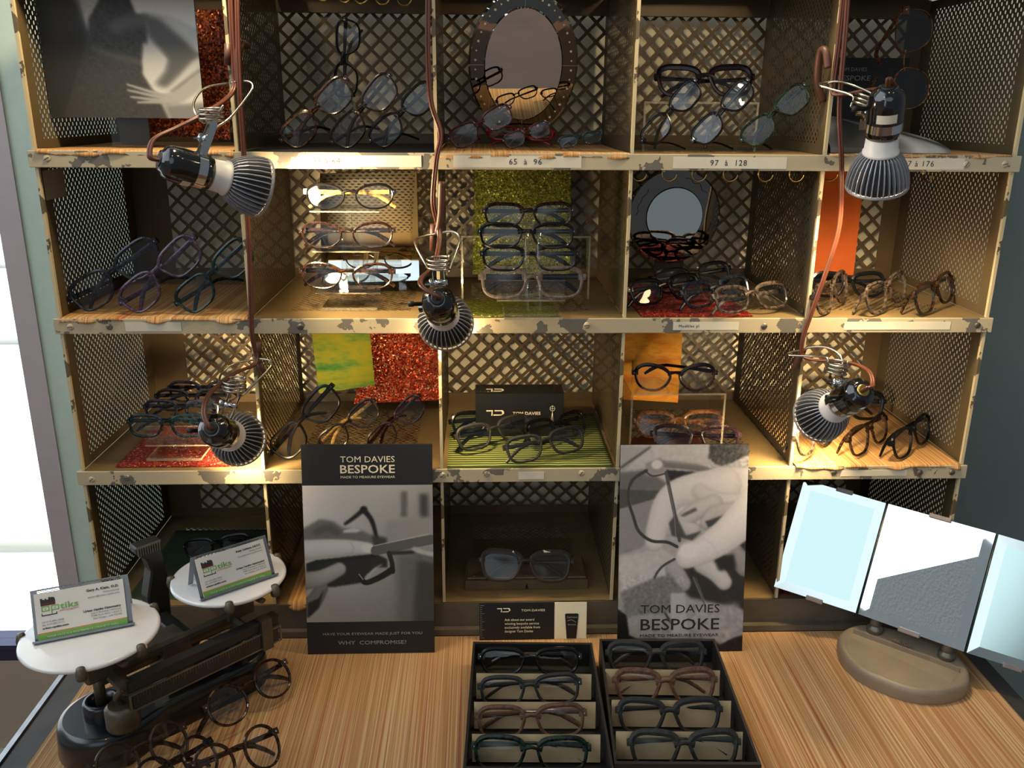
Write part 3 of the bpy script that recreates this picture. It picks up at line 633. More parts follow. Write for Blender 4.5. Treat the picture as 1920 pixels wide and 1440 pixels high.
card('black_mat', 'black mat under the slanting trio in the top row', 'mat', [(XL+W+.006, .28, F1+.0014), (XL+2*W-.006, .28, F1+.0014), (XL+2*W-.006, .003, F1+.0014), (XL+W+.006, .003, F1+.0014)], M['black_matte'], .001)
def sheet(name, label, x0, x1, y0, y1, z, mat, skew=0):
    return card(name, label, 'sheet', [(x0+skew, y1, z), (x1, y1, z), (x1-skew*0, y0, z), (x0, y0, z)], mat, .0010)
a = atz(215, 876, F3+.002); b = atz(415, 872, F3+.002); sheet('glitter_sheet', 'red glitter sheet under the fanned clear stand', a[0], b[0]+.02, a[1]+.002, .19, F3+.0022, M['gl_red'])
a = atz(1228, 592, F2+.002); b = atz(1437, 592, F2+.002); sheet('glitter_sheet', 'red glitter sheet under the pile below the round mirror', a[0]-.02, b[0]-.02, a[1], .25, F2+.0018, M['gl_red'])
a = atz(1460, 1112, F4+.002); sheet('glitter_sheet', 'red glitter sheet in the bottom right pigeonhole behind the folding mirror', a[0]+.003, a[0]+.10, .01, .14, F4+.0018, M['gl_red'])
a = atz(955, 600, F2+.002); sheet('glitter_sheet', 'green glitter sheet under the foot of the four-tier clear stand', a[0]-.075, a[0]+.07, .006, .12, F2+.0018, M['gl_green'])
mb = MB(); mb.lathe([(0, 0), (.06, 0), (.06, .0014), (0, .0014)], None, 40)
p = atz(1240, 812, F3+.001); mb.build('round_mat', M['maroon_card'], None, T(p[0], .09, F3+.0006), label='dark red round mat under the clear riser in the third row', category='mat')
# ---------------------------------------------------------------- clear acrylic stands and risers
def stand(label, px, yb, zf, tiers, w, group='clear tiered acrylic stands'):
    p = atz(px[0], px[1], zf); x, y = float(p[0]), float(p[1])
    o = thing('acrylic_stand', label, 'stand', (x, y, zf), group=group)
    mb = MB(); mb.box(-w*.36, w*.36, .0, .075, 0, .004); mb.build('base', M['acrylic'], o)
    mb = MB(); mb.box(-w*.361, w*.361, -.0004, .0002, 0, .004); mb.box(-w*.3615, -w*.361, 0, .075, 0, .004); mb.box(w*.361, w*.3615, 0, .075, 0, .004); mb.build('base_edge', M['acrylic_edge'], o)
    top = max(t[1] for t in tiers)
    mb = MB()
    for dx in (-.009, .009): mb.lathe([(.0045, .004), (.0045, top-zf)], T(dx, .035, 0), 14)
    mb.build('post', M['acrylic'], o)
    for (ty, tz, tw) in tiers:
        # ledge with a low upright front plate
        yy = ty-y; zz = tz-zf
        mb = MB(); mb.box(-tw/2, tw/2, yy+.004, yy+.030, zz, zz+.0025); mb.box(-tw/2, tw/2, yy+.012, yy+.0145, zz+.0025, zz+.024); mb.box(-tw/2, tw/2, yy+.0040, yy+.006, zz-.006, zz+.0025); mb.build('tier', M['acrylic'], o)
        mb = MB(); mb.box(-tw/2, tw/2, yy+.0032, yy+.0039, zz-.0055, zz-.0035); mb.box(-tw/2, tw/2, yy+.012, yy+.0145, zz+.024, zz+.0248); mb.build('tier_edge', M['acrylic_edge'], o)
    return o
Zt = lambda py, Y: float(aty(960, py, Y)[2])
stand('three-tier clear acrylic stand holding oval eyeglasses', (655, 582), 0, F2+.0006, [(.045, Zt(392, .05), .10), (.042, Zt(466, .05), .098), (.040, Zt(543, .05), .096)], .115)
stand('four-tier clear acrylic stand before the green glitter card', (1000, 600), 0, F2+.0026, [(.050, Zt(422, .05), .092), (.046, Zt(462, .05), .094), (.042, Zt(504, .05), .098), (.038, Zt(556, .05), .102)], .115)
stand('low clear acrylic stand on red glitter holding the fanned eyeglasses', (326, 864), 0, F3+.0034, [(.055, Zt(826, .06), .105)], .115)
def riser(label, px0, px1, pytop, Y, depth, zf, th=.003):
    a = aty(px0, pytop, Y); b = aty(px1, pytop, Y); w = float(b[0]-a[0]); h = float(a[2])-zf
    o = thing('acrylic_riser', label, 'riser', ((a[0]+b[0])/2, Y, zf))
    mb = MB(); mb.box(-w/2, w/2, 0, depth, h-th, h); mb.build('top_plate', M['acrylic'], o)
    for s in (-1, 1): mb = MB(); mb.box(min(s*w/2, s*(w/2-th)), max(s*w/2, s*(w/2-th)), 0, depth, 0, h-th); mb.build('side_plate', M['acrylic'], o)
    mb = MB(); mb.box(-w/2, w/2, -.0006, -.0001, h-th, h)
    for s in (-1, 1): mb.box(min(s*w/2, s*(w/2-th)), max(s*w/2, s*(w/2-th)), -.0006, -.0001, 0, h-th)
    mb.build('painted_edge_light', M['acrylic_edge'], o); return o
riser('low clear acrylic riser carrying the wide brown eyeglasses', 1208, 1424, 190, .07, .09, F1+.0006)
riser('clear acrylic riser behind the four-tier stand and the hanging lamp', 864, 1108, 442, .13, .10, F2+.0006)
riser('clear acrylic riser carrying the cat-eye eyeglasses', 1184, 1362, 738, .045, .085, F3+.0024)
mb = MB(); mb.box(-.012, .012, -.012, .012, 0, .066); p = aty(650, 200, .17); mb.build('acrylic_block', M['acrylic'], None, T(p[0], .17, F1+.0006), label='small clear acrylic block under the upright eyeglasses', category='block')
# ---------------------------------------------------------------- cup hooks
hm = MB(); P = [(0, 0, 0), (0, 0, -.012)]+[(.0105*math.sin(t), 0, -.0235+.0105*math.cos(t)) for t in np.linspace(.1, 4.6, 14)]
hm.tube(P, .0012, 8); hm.lathe([(.0032, -.0012), (.0032, 0)], None, 12); hook_me = hm.mesh('cup_hook', M['brass'])
def hook(px, py, zt, label, group):
    z0 = zt-.0245; d = ray(px, py); t = (z0-C0[2])/d[2]; P = C0+d*t
    return P
hk = ['leftmost', 'second from left', 'third from left', 'fourth from left', 'fifth from left', 'rightmost']
for i, (px, py) in enumerate([(572, 29), (607, 28), (647, 22), (678, 24), (718, 20), (759, 16)]):
    P = aty(px, py, .085+.012*i); link('cup_hook', hook_me, None, T(P[0], P[1], HT[0]-.0008) @ R(150+8*i, 'Z'), label='small brass cup hook under the cabinet top, '+hk[i]+' of six', category='hook', group='cup hooks under the cabinet top')
for i, (px, py) in enumerate([(1195, 328), (1251, 331), (1306, 334), (1364, 336), (1429, 337), (1486, 337)]):
    P = aty(px, py, .03); link('cup_hook', hook_me, None, T(P[0], .016, HT[1]-.0032) @ R(180, 'Z'), label='brass cup hook above the round mirror compartment, '+hk[i]+' of six', category='hook', group='cup hooks under the upper rail')
P = aty(1556, 330, .03); link('cup_hook', hook_me, None, T(P[0], .03, HT[1]-.0032) @ R(150, 'Z'), label='small brass cup hook in front of the plain orange card', category='hook', group='cup hooks under the upper rail')
P = aty(1739, 330, .03); link('cup_hook', hook_me, None, T(P[0], .03, HT[1]-.0032) @ R(100, 'Z'), label='small brass cup hook right of the upper right lamp', category='hook', group='cup hooks under the upper rail')
# ---------------------------------------------------------------- mirrors on the shelves
def ring_mirror(name, label, px, Y, rx, rz, irx, irz, tilt, yaw, dots, zf):
    c = aty(px[0], px[1], Y)
    o = thing(name, label, 'mirror', mw=T(*c) @ R(yaw, 'Z') @ R(-tilt, 'X'))
    n = 72; 
    def ring(a0, b0, a1, b1, y0, y1, mb, wob=0):
        vs = []
        for (a, b, y) in ((a0, b0, y0), (a1, b1, y1)):
            for i in range(n): t = 2*PI*i/n; k = 1+wob*math.sin(9*t)*(a == a0); vs.append((a*k*math.cos(t), y, b*k*math.sin(t)))
        mb.add(vs, [(i, n+i, n+(i+1) % n, (i+1) % n) for i in range(n)], 0, False)
    mb = MB(); ring(irx, irz, rx*.965, rz*.965, -.0045, -.0035, mb, .0); mb.build('mirror_border', M['mirror_dark'], o)
    mb = MB(); ring(rx*.965, rz*.965, rx, rz, -.0035, -.001, mb); ring(irx*.97, irz*.97, irx, irz, -.0065, -.0045, mb); mb.build('bevel', M['mirror_bevel'], o)
    mb = MB(); mb.add([(irx*.97*math.cos(2*PI*i/n), -.0065, irz*.97*math.sin(2*PI*i/n)) for i in range(n)], [tuple(range(n))]); mb.build('mirror_glass', M['mirror'], o)
    mb = MB(); vs = [(rx*math.cos(2*PI*i/n), y, rz*math.sin(2*PI*i/n)) for y in (-.001, .003) for i in range(n)]; mb.add(vs, [tuple(reversed(range(n, 2*n)))]+[(i, n+i, n+(i+1) % n, (i+1) % n) for i in range(n)]); mb.build('backing', M['black_matte'], o)
    zb = zf+.0022-c[2]
    mb = MB(); mb.box(-.025, .025, .0035, .0060, zb+.008, -rz*.4); mb.box(-.025, .025, .0035, .045, zb+.003, zb+.008); mb.build('easel', M['black_matte'], o)
    if dots:
        mb = MB()
        for i in range(44):
            t = 2*PI*(i+.5)/44; a = (rx+irx)/2*1.02; b = (rz+irz)/2*1.02
            if abs(math.cos(t)) < .05 or abs(math.sin(t)) < .03: continue
            r = .0018 if i % 2 else .0013
            mb.lathe([(r, 0), (r, .0004)], T(a*math.cos(t), -.0042, b*math.sin(t)) @ R(90, 'X'), 10)
        mb.build('dot_pattern', M['print_cream'], o)
        mb = MB()
        for s in (-1, 1): mb.box(min(s*irx, s*rx), max(s*irx, s*rx), -.0048, -.0042, -.0003, .0003); mb.box(-.0003, .0003, -.0048, -.0042, min(s*irz, s*rz), max(s*irz, s*rz))
        mb.build('joint_line', M['mirror_bevel'], o)
    else:
        for t0 in (.6, 2.4, 3.6, 5.4):
            mb = MB(); P = [((rx+irx)/2*math.cos(t0+.09*k)+.002*math.sin(k*2.1), -.0044, (rz+irz)/2*math.sin(t0+.09*k)+.002*math.cos(k*1.7)) for k in range(9)]; mb.tube(P, .0004, 4); mb.build('etched_line', M['black_matte'], o)
    return o
ring_mirror('oval_mirror', 'oval mirror with a dark dotted border leaning in the top row', (981, 121), .15, .082, .106, .059, .082, -15, 2, True, F1)
ring_mirror('round_mirror', 'round mirror with a smoked glass border hanging above the glasses pile on red glitter', (1263, 405), .21, .078, .078, .048, .048, -4, 4, False, F2)
def bevel_panel(parent, w, h, bev, th, matc, matb, name='mirror_glass'):
    # local: x 0..w, z 0..h, mirror facing -y
    mb = MB(); o = [(0, 0), (w, 0), (w, h), (0, h)]; i = [(bev, bev), (w-bev, bev), (w-bev, h-bev), (bev, h-bev)]; bd = bev*.07
    vs = [(x, 0, z) for x, z in o]+[(x, -bd, z) for x, z in i]+[(x, th, z) for x, z in o]
    mb.add([vs[k] for k in (4, 5, 6, 7)], [(0, 1, 2, 3)], 0); 
    mb.add(vs[:8], [(k, (k+1) % 4, 4+(k+1) % 4, 4+k) for k in range(4)], 1)
    mb.add(vs[:4]+vs[8:], [(k, 4+k, 4+(k+1) % 4, (k+1) % 4) for k in range(4)], 2); mb.add(vs[8:], [(3, 2, 1, 0)], 3)
    return mb.build(name, [matc, matb, M['glass_edge'], M['black_matte']], parent)
pm = aty(612, 502, .22); pr = aty(779, 500, .22)
sm_ = thing('square_mirror', 'rectangular mirror leaning behind the three-tier stand', 'mirror', mw=T(pm[0], .165, F2+.0008+.018) @ R(-2, 'Y') @ R(-25, 'X'))
bevel_panel(sm_, .158, .185, .012, .004, M['mirror'], M['mirror_bevel'])
for x in (.03, .125): mb = MB(); mb.box(x, x+.012, -.004, .0, -.014, .006); mb.box(x, x+.012, .0042, .0065, -.014, .02); mb.box(x, x+.012, -.004, .0065, -.016, -.014); mb.build('mirror_foot', M['acrylic'], sm_)
# ---------------------------------------------------------------- painted prints
class Cv:
    def __init__(s, w, h, x0, y0, x1, y1):   # source window in sketch units
        s.w, s.h = w, h; xs = x0+(np.arange(w)+.5)/w*(x1-x0); ys = y0+(np.arange(h)+.5)/h*(y1-y0)
        s.X, s.Y = np.meshgrid(xs, ys); s.a = np.full((h, w), 128.); s.px = (x1-x0)/w
        s.rng = np.random.default_rng(5)
    def blur(s, m, r):
        k = max(0, int(round(r/s.px)))
        if k == 0: return m
        for _ in range(2):
            for ax in (0, 1):
                p = np.pad(m, [(k, k) if a == ax else (0, 0) for a in (0, 1)], mode='edge'); c = np.cumsum(p, axis=ax); c = np.insert(c, 0, 0, axis=ax); n = m.shape[ax]
                m = (np.take(c, range(2*k+1, 2*k+1+n), axis=ax)-np.take(c, range(0, n), axis=ax))/(2*k+1)
        return m
    def put(s, m, v, bl=0): m = s.blur(m.astype(float), bl) if bl else m.astype(float); s.a = s.a*(1-m)+v*m
    def poly(s, pts, v, bl=3):
        m = np.zeros_like(s.a, bool); n = len(pts)
        for i in range(n):
            (x0, y0), (x1, y1) = pts[i], pts[(i+1) % n]
            if y0 == y1: continue
            c = ((y0 > s.Y) != (y1 > s.Y)) & (s.X < (x1-x0)*(s.Y-y0)/(y1-y0)+x0); m ^= c
        s.put(m, v, bl)
    def stroke(s, pts, r, v, bl=2, shade=0):
        pts = [Vector((p[0], p[1], 0)) for p in pts]
        if len(pts) > 2: pts = catmull(pts, 5)
        best = np.full_like(s.a, 1e9); N = len(pts); rr = r if isinstance(r, (list, tuple)) else (r, r)
        off = np.zeros_like(s.a)
        for i in range(N-1):
            a, b = pts[i], pts[i+1]; dx, dy = b.x-a.x, b.y-a.y; L = dx*dx+dy*dy+1e-9
            t = np.clip(((s.X-a.x)*dx+(s.Y-a.y)*dy)/L, 0, 1); ra = rr[0]+(rr[1]-rr[0])*((i+t)/(N-1))
            ox = s.X-a.x-t*dx; oy = s.Y-a.y-t*dy; d = np.hypot(ox, oy)/ra; k = d < best; best = np.where(k, d, best); off = np.where(k, oy/ra, off)
        m = np.clip((1-best)*rr[0]/s.px/1.5, 0, 1); m = s.blur(m, bl)
        val = v*(1-shade*np.clip(best, 0, 1)**3*.5-shade*np.clip(off, -1, 1)*.22); s.a = s.a*(1-m)+val*m
    def ell(s, cx, cy, rx, ry, v, bl=2): s.put(((s.X-cx)/rx)**2+((s.Y-cy)/ry)**2 < 1, v, bl)
    def noise(s, amp, box=None, sc=1):
        n = s.rng.normal(0, 1, s.a.shape); n = s.blur(n, sc*s.px)*(1+sc)
        if box: m = (s.X > box[0]) & (s.X < box[2]) & (s.Y > box[1]) & (s.Y < box[3]); n = n*s.blur(m.astype(float), 10)
        s.a = s.a+n*amp
def print_mat():
    t = NT('printed_board'); b = t.bsdf(None, .42, spec=.4); at = t.n('ShaderNodeVertexColor'); at.layer_name = 'Col'; t.l(at.outputs[0], b.inputs['Base Color']); return t.m
M['print'] = print_mat()
def print_mesh(cv, w, h, tint=(1, 1, 1), fn=None):
    H, Wd = cv.a.shape; a = np.clip(cv.a, 4, 245)/255; lin = np.where(a <= .04045, a/12.92, ((a+.055)/1.055)**2.4)
    xs = np.linspace(0, w, Wd+1); zs = np.linspace(h, 0, H+1); gx, gz = np.meshgrid(xs, zs)
    if fn: P = fn(gx, gz)
    else: P = np.stack([gx, np.zeros_like(gx), gz], -1)
    me = bpy.data.meshes.new('printed_photo'); nv = (H+1)*(Wd+1); nf = H*Wd
    idx = np.arange(nv).reshape(H+1, Wd+1); F = np.stack([idx[1:, :-1], idx[1:, 1:], idx[:-1, 1:], idx[:-1, :-1]], -1).reshape(-1, 4)
    me.vertices.add(nv); me.vertices.foreach_set('co', P.reshape(-1)); me.loops.add(nf*4); me.loops.foreach_set('vertex_index', F.reshape(-1)); me.polygons.add(nf); me.polygons.foreach_set('loop_start', np.arange(nf)*4); me.polygons.foreach_set('loop_total', np.full(nf, 4))
    ca = me.color_attributes.new('Col', 'FLOAT_COLOR', 'CORNER'); c = np.ones((nf, 4, 4)); c[..., :3] = (lin.reshape(-1, 1, 1)*np.array(tint)); ca.data.foreach_set('color', c.reshape(-1))
    me.update(); me.validate(); me.materials.append(M['print']); return me
# poster of hands filing a frame
def poster(label, bl, br, toppx, th=.005):
    L = Vector(atz(*bl, .0456)); Rr = Vector(atz(*br, .0456)); Rr.y = L.y = (L.y+Rr.y)/2
    x = (Rr-L); w = x.length; x.normalize(); lean = math.atan2(-.012-L.y, F3-.045); u = Vector((0, math.sin(lean), math.cos(lean))); y = u.cross(x)
    best = min(np.arange(.25, .42, .001), key=lambda h: abs(pjy(L+u*h)-toppx))
    o = thing('poster_board', label, 'poster', mw=basis(L, x, y, u)); mb = MB(); mb.box(0, w, 0, th, 0, best); mb.build('board', M['black_card'], o); return o, w, float(best)
def pjy(P): v = np.array(P)-C0; return 720-CP[6]*(v@UP)/(v@FW)
o, w, h = poster('black framed poster of hands filing a spectacle frame, leaning on the middle of the cabinet', (577, 1228), (815, 1222), 834)
c = Cv(200, 214, 110, 303, 935, 1187)
c.a = 215-(c.X-110)/825*70-(c.Y-303)/884*50; c.noise(1.5)
c.poly([(735, 345), (775, 345), (770, 505), (730, 505)], 95, 10); c.poly([(850, 360), (908, 360), (905, 508), (855, 508)], 62, 12)
c.poly([(640, 530), (935, 520), (935, 720), (620, 720)], 140, 14); c.poly([(700, 740), (935, 760), (935, 1187), (700, 1187)], 96, 24); c.poly([(830, 790), (935, 800), (935, 1187), (800, 1187)], 60, 16)
c.poly([(110, 575), (215, 515), (300, 530), (360, 575), (480, 590), (570, 640), (560, 690), (110, 670)], 104, 7); c.poly([(360, 590), (430, 575), (480, 590), (440, 606), (360, 606)], 190, 5); c.stroke([(190, 600), (260, 575), (320, 600)], 26, 84, 8)
c.stroke([(375, 548), (430, 510), (490, 462), (500, 455)], (12, 24), 26, 3); c.stroke([(490, 455), (540, 520), (565, 600), (580, 690)], (20, 11), 22, 3)
c.poly([(540, 620), (640, 640), (640, 720), (560, 740)], 60, 8)
c.poly([(180, 780), (560, 740), (640, 780), (640, 830), (560, 830), (500, 880), (470, 930), (300, 955), (120, 950), (120, 800)], 38, 6)
c.stroke([(60, 1110), (150, 1060), (215, 960)], (70, 40), 120, 4, .5); c.poly([(118, 1060), (190, 1030), (230, 970), (190, 1090), (118, 1160)], 42, 5)
c.stroke([(60, 915), (200, 900), (330, 840)], (66, 46), 158, 4, .45); c.stroke([(60, 720), (250, 705), (400, 700), (520, 708)], (74, 40), 192, 3, .35)
c.ell(512, 706, 38, 28, 204, 6); c.stroke([(400, 665), (425, 700), (410, 735)], 5, 140, 4); c.stroke([(180, 790), (380, 775), (560, 752)], 8, 24, 3)
c.stroke([(565, 722), (920, 655)], 34, 88, 2); c.stroke([(560, 690), (905, 618)], 6, 168, 2); c.stroke([(670, 740), (810, 735)], 14, 40, 3); c.stroke([(650, 740), (668, 800), (672, 860)], 18, 36, 2)
c.stroke([(465, 900), (500, 930), (590, 895), (665, 850)], (18, 26), 24, 2); c.stroke([(500, 905), (560, 840), (600, 815)], 7, 178, 3); c.stroke([(455, 875), (480, 910)], 5, 210, 1)
c.stroke([(815, 715), (870, 735), (935, 750)], 18, 168, 3); c.stroke([(820, 755), (935, 795)], 16, 96, 3); c.noise(5, (820, 690, 935, 790), 1)
k = (1187-303)/1352; pw = w*.998; ph = h*k
me = print_mesh(c, pw, ph, (1, .97, .92)); pz = h*(1-(1187-48)/1352)
link('printed_photo', me, o, T(w*.001, -.0004, pz))
pc = M['print_cream']
def fit(parent, text, x0, x1, z, size, mat, y=-.0006, bold=0, depth=.0002, kind=None, rot=(90, 0, 0)):
    ob = letter(parent, text, size, (0, 0, 0), mat, 'LEFT', bold=bold, depth=depth, kind=kind); me = ob.data; xs = [v.co.x for v in me.vertices]; k = (x1-x0)/max(1e-6, max(xs)-min(xs))
    ob.matrix_local = T(x0-min(xs)*k, y, z) @ R(90, 'X') @ Matrix.Diagonal((k, 1, 1, 1)); return ob
U = lambda x: (x-110)/825*w; V_ = lambda y: h*(1-(y-48)/1352)
fit(o, 'TOM DAVIES', U(355), U(698), V_(158), h*.040, pc); fit(o, 'BESPOKE', U(353), U(698), V_(226), h*.054, pc, bold=.0002); fit(o, 'MADE TO MEASURE EYEWEAR', U(355), U(698), V_(258), h*.015, pc)
fit(o, 'HAVE YOUR EYEWEAR MADE JUST FOR YOU', U(212), U(856), V_(1275), h*.0175, M['print_grey']); fit(o, 'WHY  COMPROMISE?', U(308), U(752), V_(1338), h*.026, M['print_grey'])
# poster of a hand holding a frame
o, w, h = poster('grey photograph poster of a hand holding a spectacle frame, behind the right tray', (1157, 1222), (1392, 1222), 834)
c = Cv(190, 310, 95, 45, 905, 1375); c.a = 168-(c.Y-45)/1330*25+0*c.X; c.noise(7, None, 2)
c.poly([(95, 45), (275, 60), (100, 230)], 150, 4); c.stroke([(100, 185), (280, 60)], 10, 70, 4); c.poly([(95, 215), (260, 200), (400, 290), (700, 215), (420, 340), (200, 330), (95, 330)], 96, 8)
c.poly([(380, 200), (560, 215), (640, 235), (420, 300)], 36, 6); c.poly([(95, 320), (350, 330), (360, 380), (95, 450)], 70, 6); c.poly([(95, 450), (330, 380), (300, 640), (230, 700), (95, 740)], 128, 6)
c.poly([(655, 45), (910, 45), (910, 110), (860, 130), (790, 165), (740, 180), (700, 170), (650, 130)], 74, 4); c.noise(22, (650, 45, 910, 190), 1)
c.poly([(95, 760), (360, 690), (450, 760), (440, 880), (250, 920), (110, 980)], 176, 10); c.noise(9, (95, 690, 450, 990), 3)
c.stroke([(360, 165), (520, 180), (650, 210), (720, 260)], (26, 18), 104, 3, .4); c.stroke([(380, 150), (560, 165)], 5, 170, 3)
c.poly([(400, 860), (640, 780), (905, 640), (905, 1100), (560, 1020)], 44, 10)
c.poly([(360, 400), (560, 225), (740, 190), (915, 195), (915, 560), (760, 520), (640, 560), (500, 500), (400, 520)], 190, 5)
c.stroke([(760, 300), (520, 330), (400, 400), (340, 560), (320, 660)], (110, 62), 194, 4, .3); c.stroke([(840, 420), (700, 400), (600, 340)], (70, 50), 184, 8, .3)
c.stroke([(690, 420), (570, 470), (500, 540), (560, 590)], (66, 56), 176, 4, .4); c.stroke([(820, 460), (700, 480), (650, 540)], (60, 46), 168, 4, .4)
c.poly([(480, 490), (575, 440), (590, 460), (500, 500)], 84, 4); c.poly([(640, 530), (760, 490), (740, 540), (660, 570)], 60, 6); c.poly([(410, 540), (450, 480), (520, 620), (620, 590), (560, 650), (430, 620)], 70, 6)
c.stroke([(445, 830), (480, 880), (510, 930)], (56, 54), 156, 4, .4); c.stroke([(640, 800), (720, 860), (775, 925)], (72, 52), 186, 4, .4); c.stroke([(800, 700), (860, 760), (905, 830)], (60, 60), 140, 6, .4); c.poly([(700, 770), (830, 740), (850, 830), (740, 850)], 40, 8)
c.stroke([(960, 440), (800, 600), (660, 700), (530, 760)], (130, 74), 206, 4, .3); c.ell(540, 712, 60, 48, 212, 10); c.stroke([(640, 640), (700, 690), (730, 750)], 4, 168, 4)
fr = lambda p, r, v=54: c.stroke(p, r, v, 1, .2)
c.poly([(255, 160), (350, 125), (385, 215), (300, 245), (245, 230)], 130, 3); c.ell(325, 168, 35, 28, 186, 5); c.stroke([(250, 205), (300, 240), (380, 225)], 8, 52, 2)
fr([(260, 205), (170, 270), (150, 380), (185, 500), (220, 590), (300, 650), (400, 660), (465, 690)], 13); c.stroke([(163, 300), (160, 380), (195, 500), (235, 585), (305, 632)], 3, 150, 1)
fr([(385, 220), (410, 330), (450, 500), (480, 650)], 14, 70); c.stroke([(400, 300), (440, 470), (455, 620)], 4, 165, 1)
fr([(450, 770), (370, 820), (325, 900), (350, 1010), (400, 1120), (450, 1200)], 11, 66); c.stroke([(575, 890), (650, 1060), (660, 1110)], 9, 96, 2); c.stroke([(590, 890), (660, 1060)], 3, 190, 1)
c.poly([(110, 985), (290, 900), (420, 870), (520, 985), (480, 1110), (200, 1130), (150, 1150)], 112, 8); c.noise(12, (110, 870, 520, 1130), 1); c.poly([(430, 990), (520, 990), (560, 1280), (440, 1290)], 168, 5)
c.poly([(95, 1090), (150, 1130), (170, 1260), (230, 1290), (95, 1290)], 22, 4); c.poly([(95, 1285), (730, 1290), (760, 1330), (840, 1290), (905, 1270), (905, 1375), (95, 1375)], 20, 5)
c.poly([(600, 1110), (860, 1060), (905, 1160), (880, 1250), (760, 1320), (560, 1270)], 152, 16); c.noise(14, (560, 1060, 905, 1330), 2); c.noise(2.5)
link('printed_photo', print_mesh(c, w, h, (1, .965, .96)), o, T(0, -.0004, 0))
U = lambda x: (x-93)/812*w; V_ = lambda y: h*(1-(y-45)/1330); ik = M['ink']
fit(o, 'TOM DAVIES', U(240), U(750), V_(1118), h*.058, ik); fit(o, 'BESPOKE', U(240), U(750), V_(1228), h*.078, ik, bold=.0002); fit(o, 'MADE TO MEASURE EYEWEAR', U(238), U(748), V_(1274), h*.020, ik)
# large portrait in a clear holder
A = aty(97, 220, .06); B = aty(384, 220, .06); Tz = HT[0]-.012
w = float(B[0]-A[0]); h = float(Tz-A[2])
o = thing('portrait_sign', 'large black and white picture of a torso in a lace dress, top left', 'poster', (A[0], .06, F1+.0018)); zo = float(A[2])-F1-.0018
ytop = 220-h/w*287
c = Cv(220, 210, 97, ytop, 384, 220)
c.a = np.where(c.X < 165, 64, 64+(np.clip(c.X, 165, 260)-165)/95*100); c.poly([(165, ytop), (384, ytop), (384, 220), (165, 220)], 196, 14)
c.poly([(97, ytop), (150, ytop), (165, 0), (178, 30), (188, 70), (170, 120), (97, 220)], 56, 8); c.poly([(97, 90), (190, 60), (190, 220), (97, 220)], 50, 10)
c.poly([(176, -10), (214, -10), (205, 25), (190, 45), (186, 68)], 190, 2); c.poly([(206, ytop), (275, ytop), (272, 15), (282, 34), (296, 60), (290, 95), (282, 118), (277, 140), (286, 158), (305, 190), (318, 222), (120, 222), (160, 130), (186, 80), (190, 45), (212, 15)], 62, 2)
c.noise(9, (180, 10, 295, 120), 1); c.noise(5, (150, 110, 300, 222), 1); c.stroke([(235, 60), (262, 50), (288, 45)], 12, 92, 5); c.stroke([(190, 95), (230, 110), (275, 120)], 6, 82, 4)
c.poly([(274, ytop), (384, ytop), (384, 60), (340, 40), (300, 34), (276, 36), (270, 14)], 222, 3); c.poly([(290, 38), (318, 44), (352, 74), (384, 104), (384, 112), (372, 118), (338, 150), (318, 166), (296, 160), (318, 136), (326, 116), (312, 96), (292, 72)], 92, 5); c.poly([(284, 84), (302, 96), (324, 114), (312, 136), (292, 152), (282, 146), (278, 120)], 188, 2); c.poly([(384, 112), (384, 156), (322, 176), (336, 160), (372, 126)], 178, 5); c.poly([(384, 130), (384, 140), (330, 176), (322, 172)], 120, 3)
for a_, b_ in (((318, 182), (246, 160)), ((320, 186), (246, 170)), ((318, 190), (250, 182)), ((315, 190), (262, 192))): c.stroke([a_, b_], (5.5, 2.2), 150, 1, .3)
c.stroke([(318, 186), (345, 178), (384, 150)], (12, 14), 156, 3); c.poly([(310, 196), (384, 192), (384, 222), (318, 222)], 122, 4); c.noise(1.2)
link('printed_photo', print_mesh(c, w, h, (.95, .98, .94)), o, T(0, -.0012, zo))
mb = MB(); mb.box(0, w, -.001, .001, zo, zo+h); mb.build('board', M['black_card'], o)
mb = MB(); mb.box(w*.37, w*.62, .0012, .0030, .0, zo+h*.4); mb.box(w*.37, w*.62, -.0038, .06, -.001, .0012); mb.build('clear_holder', M['acrylic'], o)
mb = MB(); mb.box(w*.42, w*.62, .004, .006, .002, zo+.01); mb.build('stay', M['black_card'], o)
# acrylic sheet edge right of the portrait
# ---------------------------------------------------------------- boxes with lettering
def logo(parent, x0, z0, s, mat, y=-.0006):
    mb = MB(); t = .16*s; P = lambda pts: mb.prism([(x0+a*s, z0+b*s) for a, b in pts], y, y+.0003)
    P([(0, .78), (1.15, .78), (1.15, 1), (0, 1)]); P([(.85, 0), (1.1, 0), (1.1, .78), (.95, .78)]); P([(1.45, .8), (2.6, .8), (2.85, 1), (1.45, 1)]); P([(1.25, 0), (2.6, 0), (2.85, .2), (1.25, .2)]); P([(2.6, .0), (2.85, .2), (3.1, .35), (3.1, .65), (2.85, 1), (2.6, .8), (2.75, .6), (2.75, .4)])
    return mb.build('logo', mat, parent)
bl = aty(892, 774, .125); br = aty(1056, 776, .125); w = float(br[0]-bl[0]); h = .074
o = thing('spectacle_box', 'black presentation box with silver lettering on the green towel', 'box', (bl[0], .125, F3+.0042))
mb = MB(); mb.box(0, w, 0, .05, 0, h); bx = mb.build('box_body', M['black_card'], o); bv = bx.modifiers.new('b', 'BEVEL'); bv.width = .0012; bv.segments = 2
mb = MB(); mb.box(-.0004, w+.0004, -.0004, .0504, h*.66, h+.0006); mb.build('lid', M['black_card'], o)
logo(o, w*.12, h*.50, .0095, pc, -.0012); fit(o, 'TOM DAVIES', w*.42, w*.74, h*.515, .0075, pc, -.0012, bold=.00015)
lg = logo(o, w*.12, 0, .0095, pc, 0); lg.matrix_local = T(0, .012, h+.0009) @ R(-90, 'X') @ Matrix.Diagonal((1, 1, 1.5, 1))
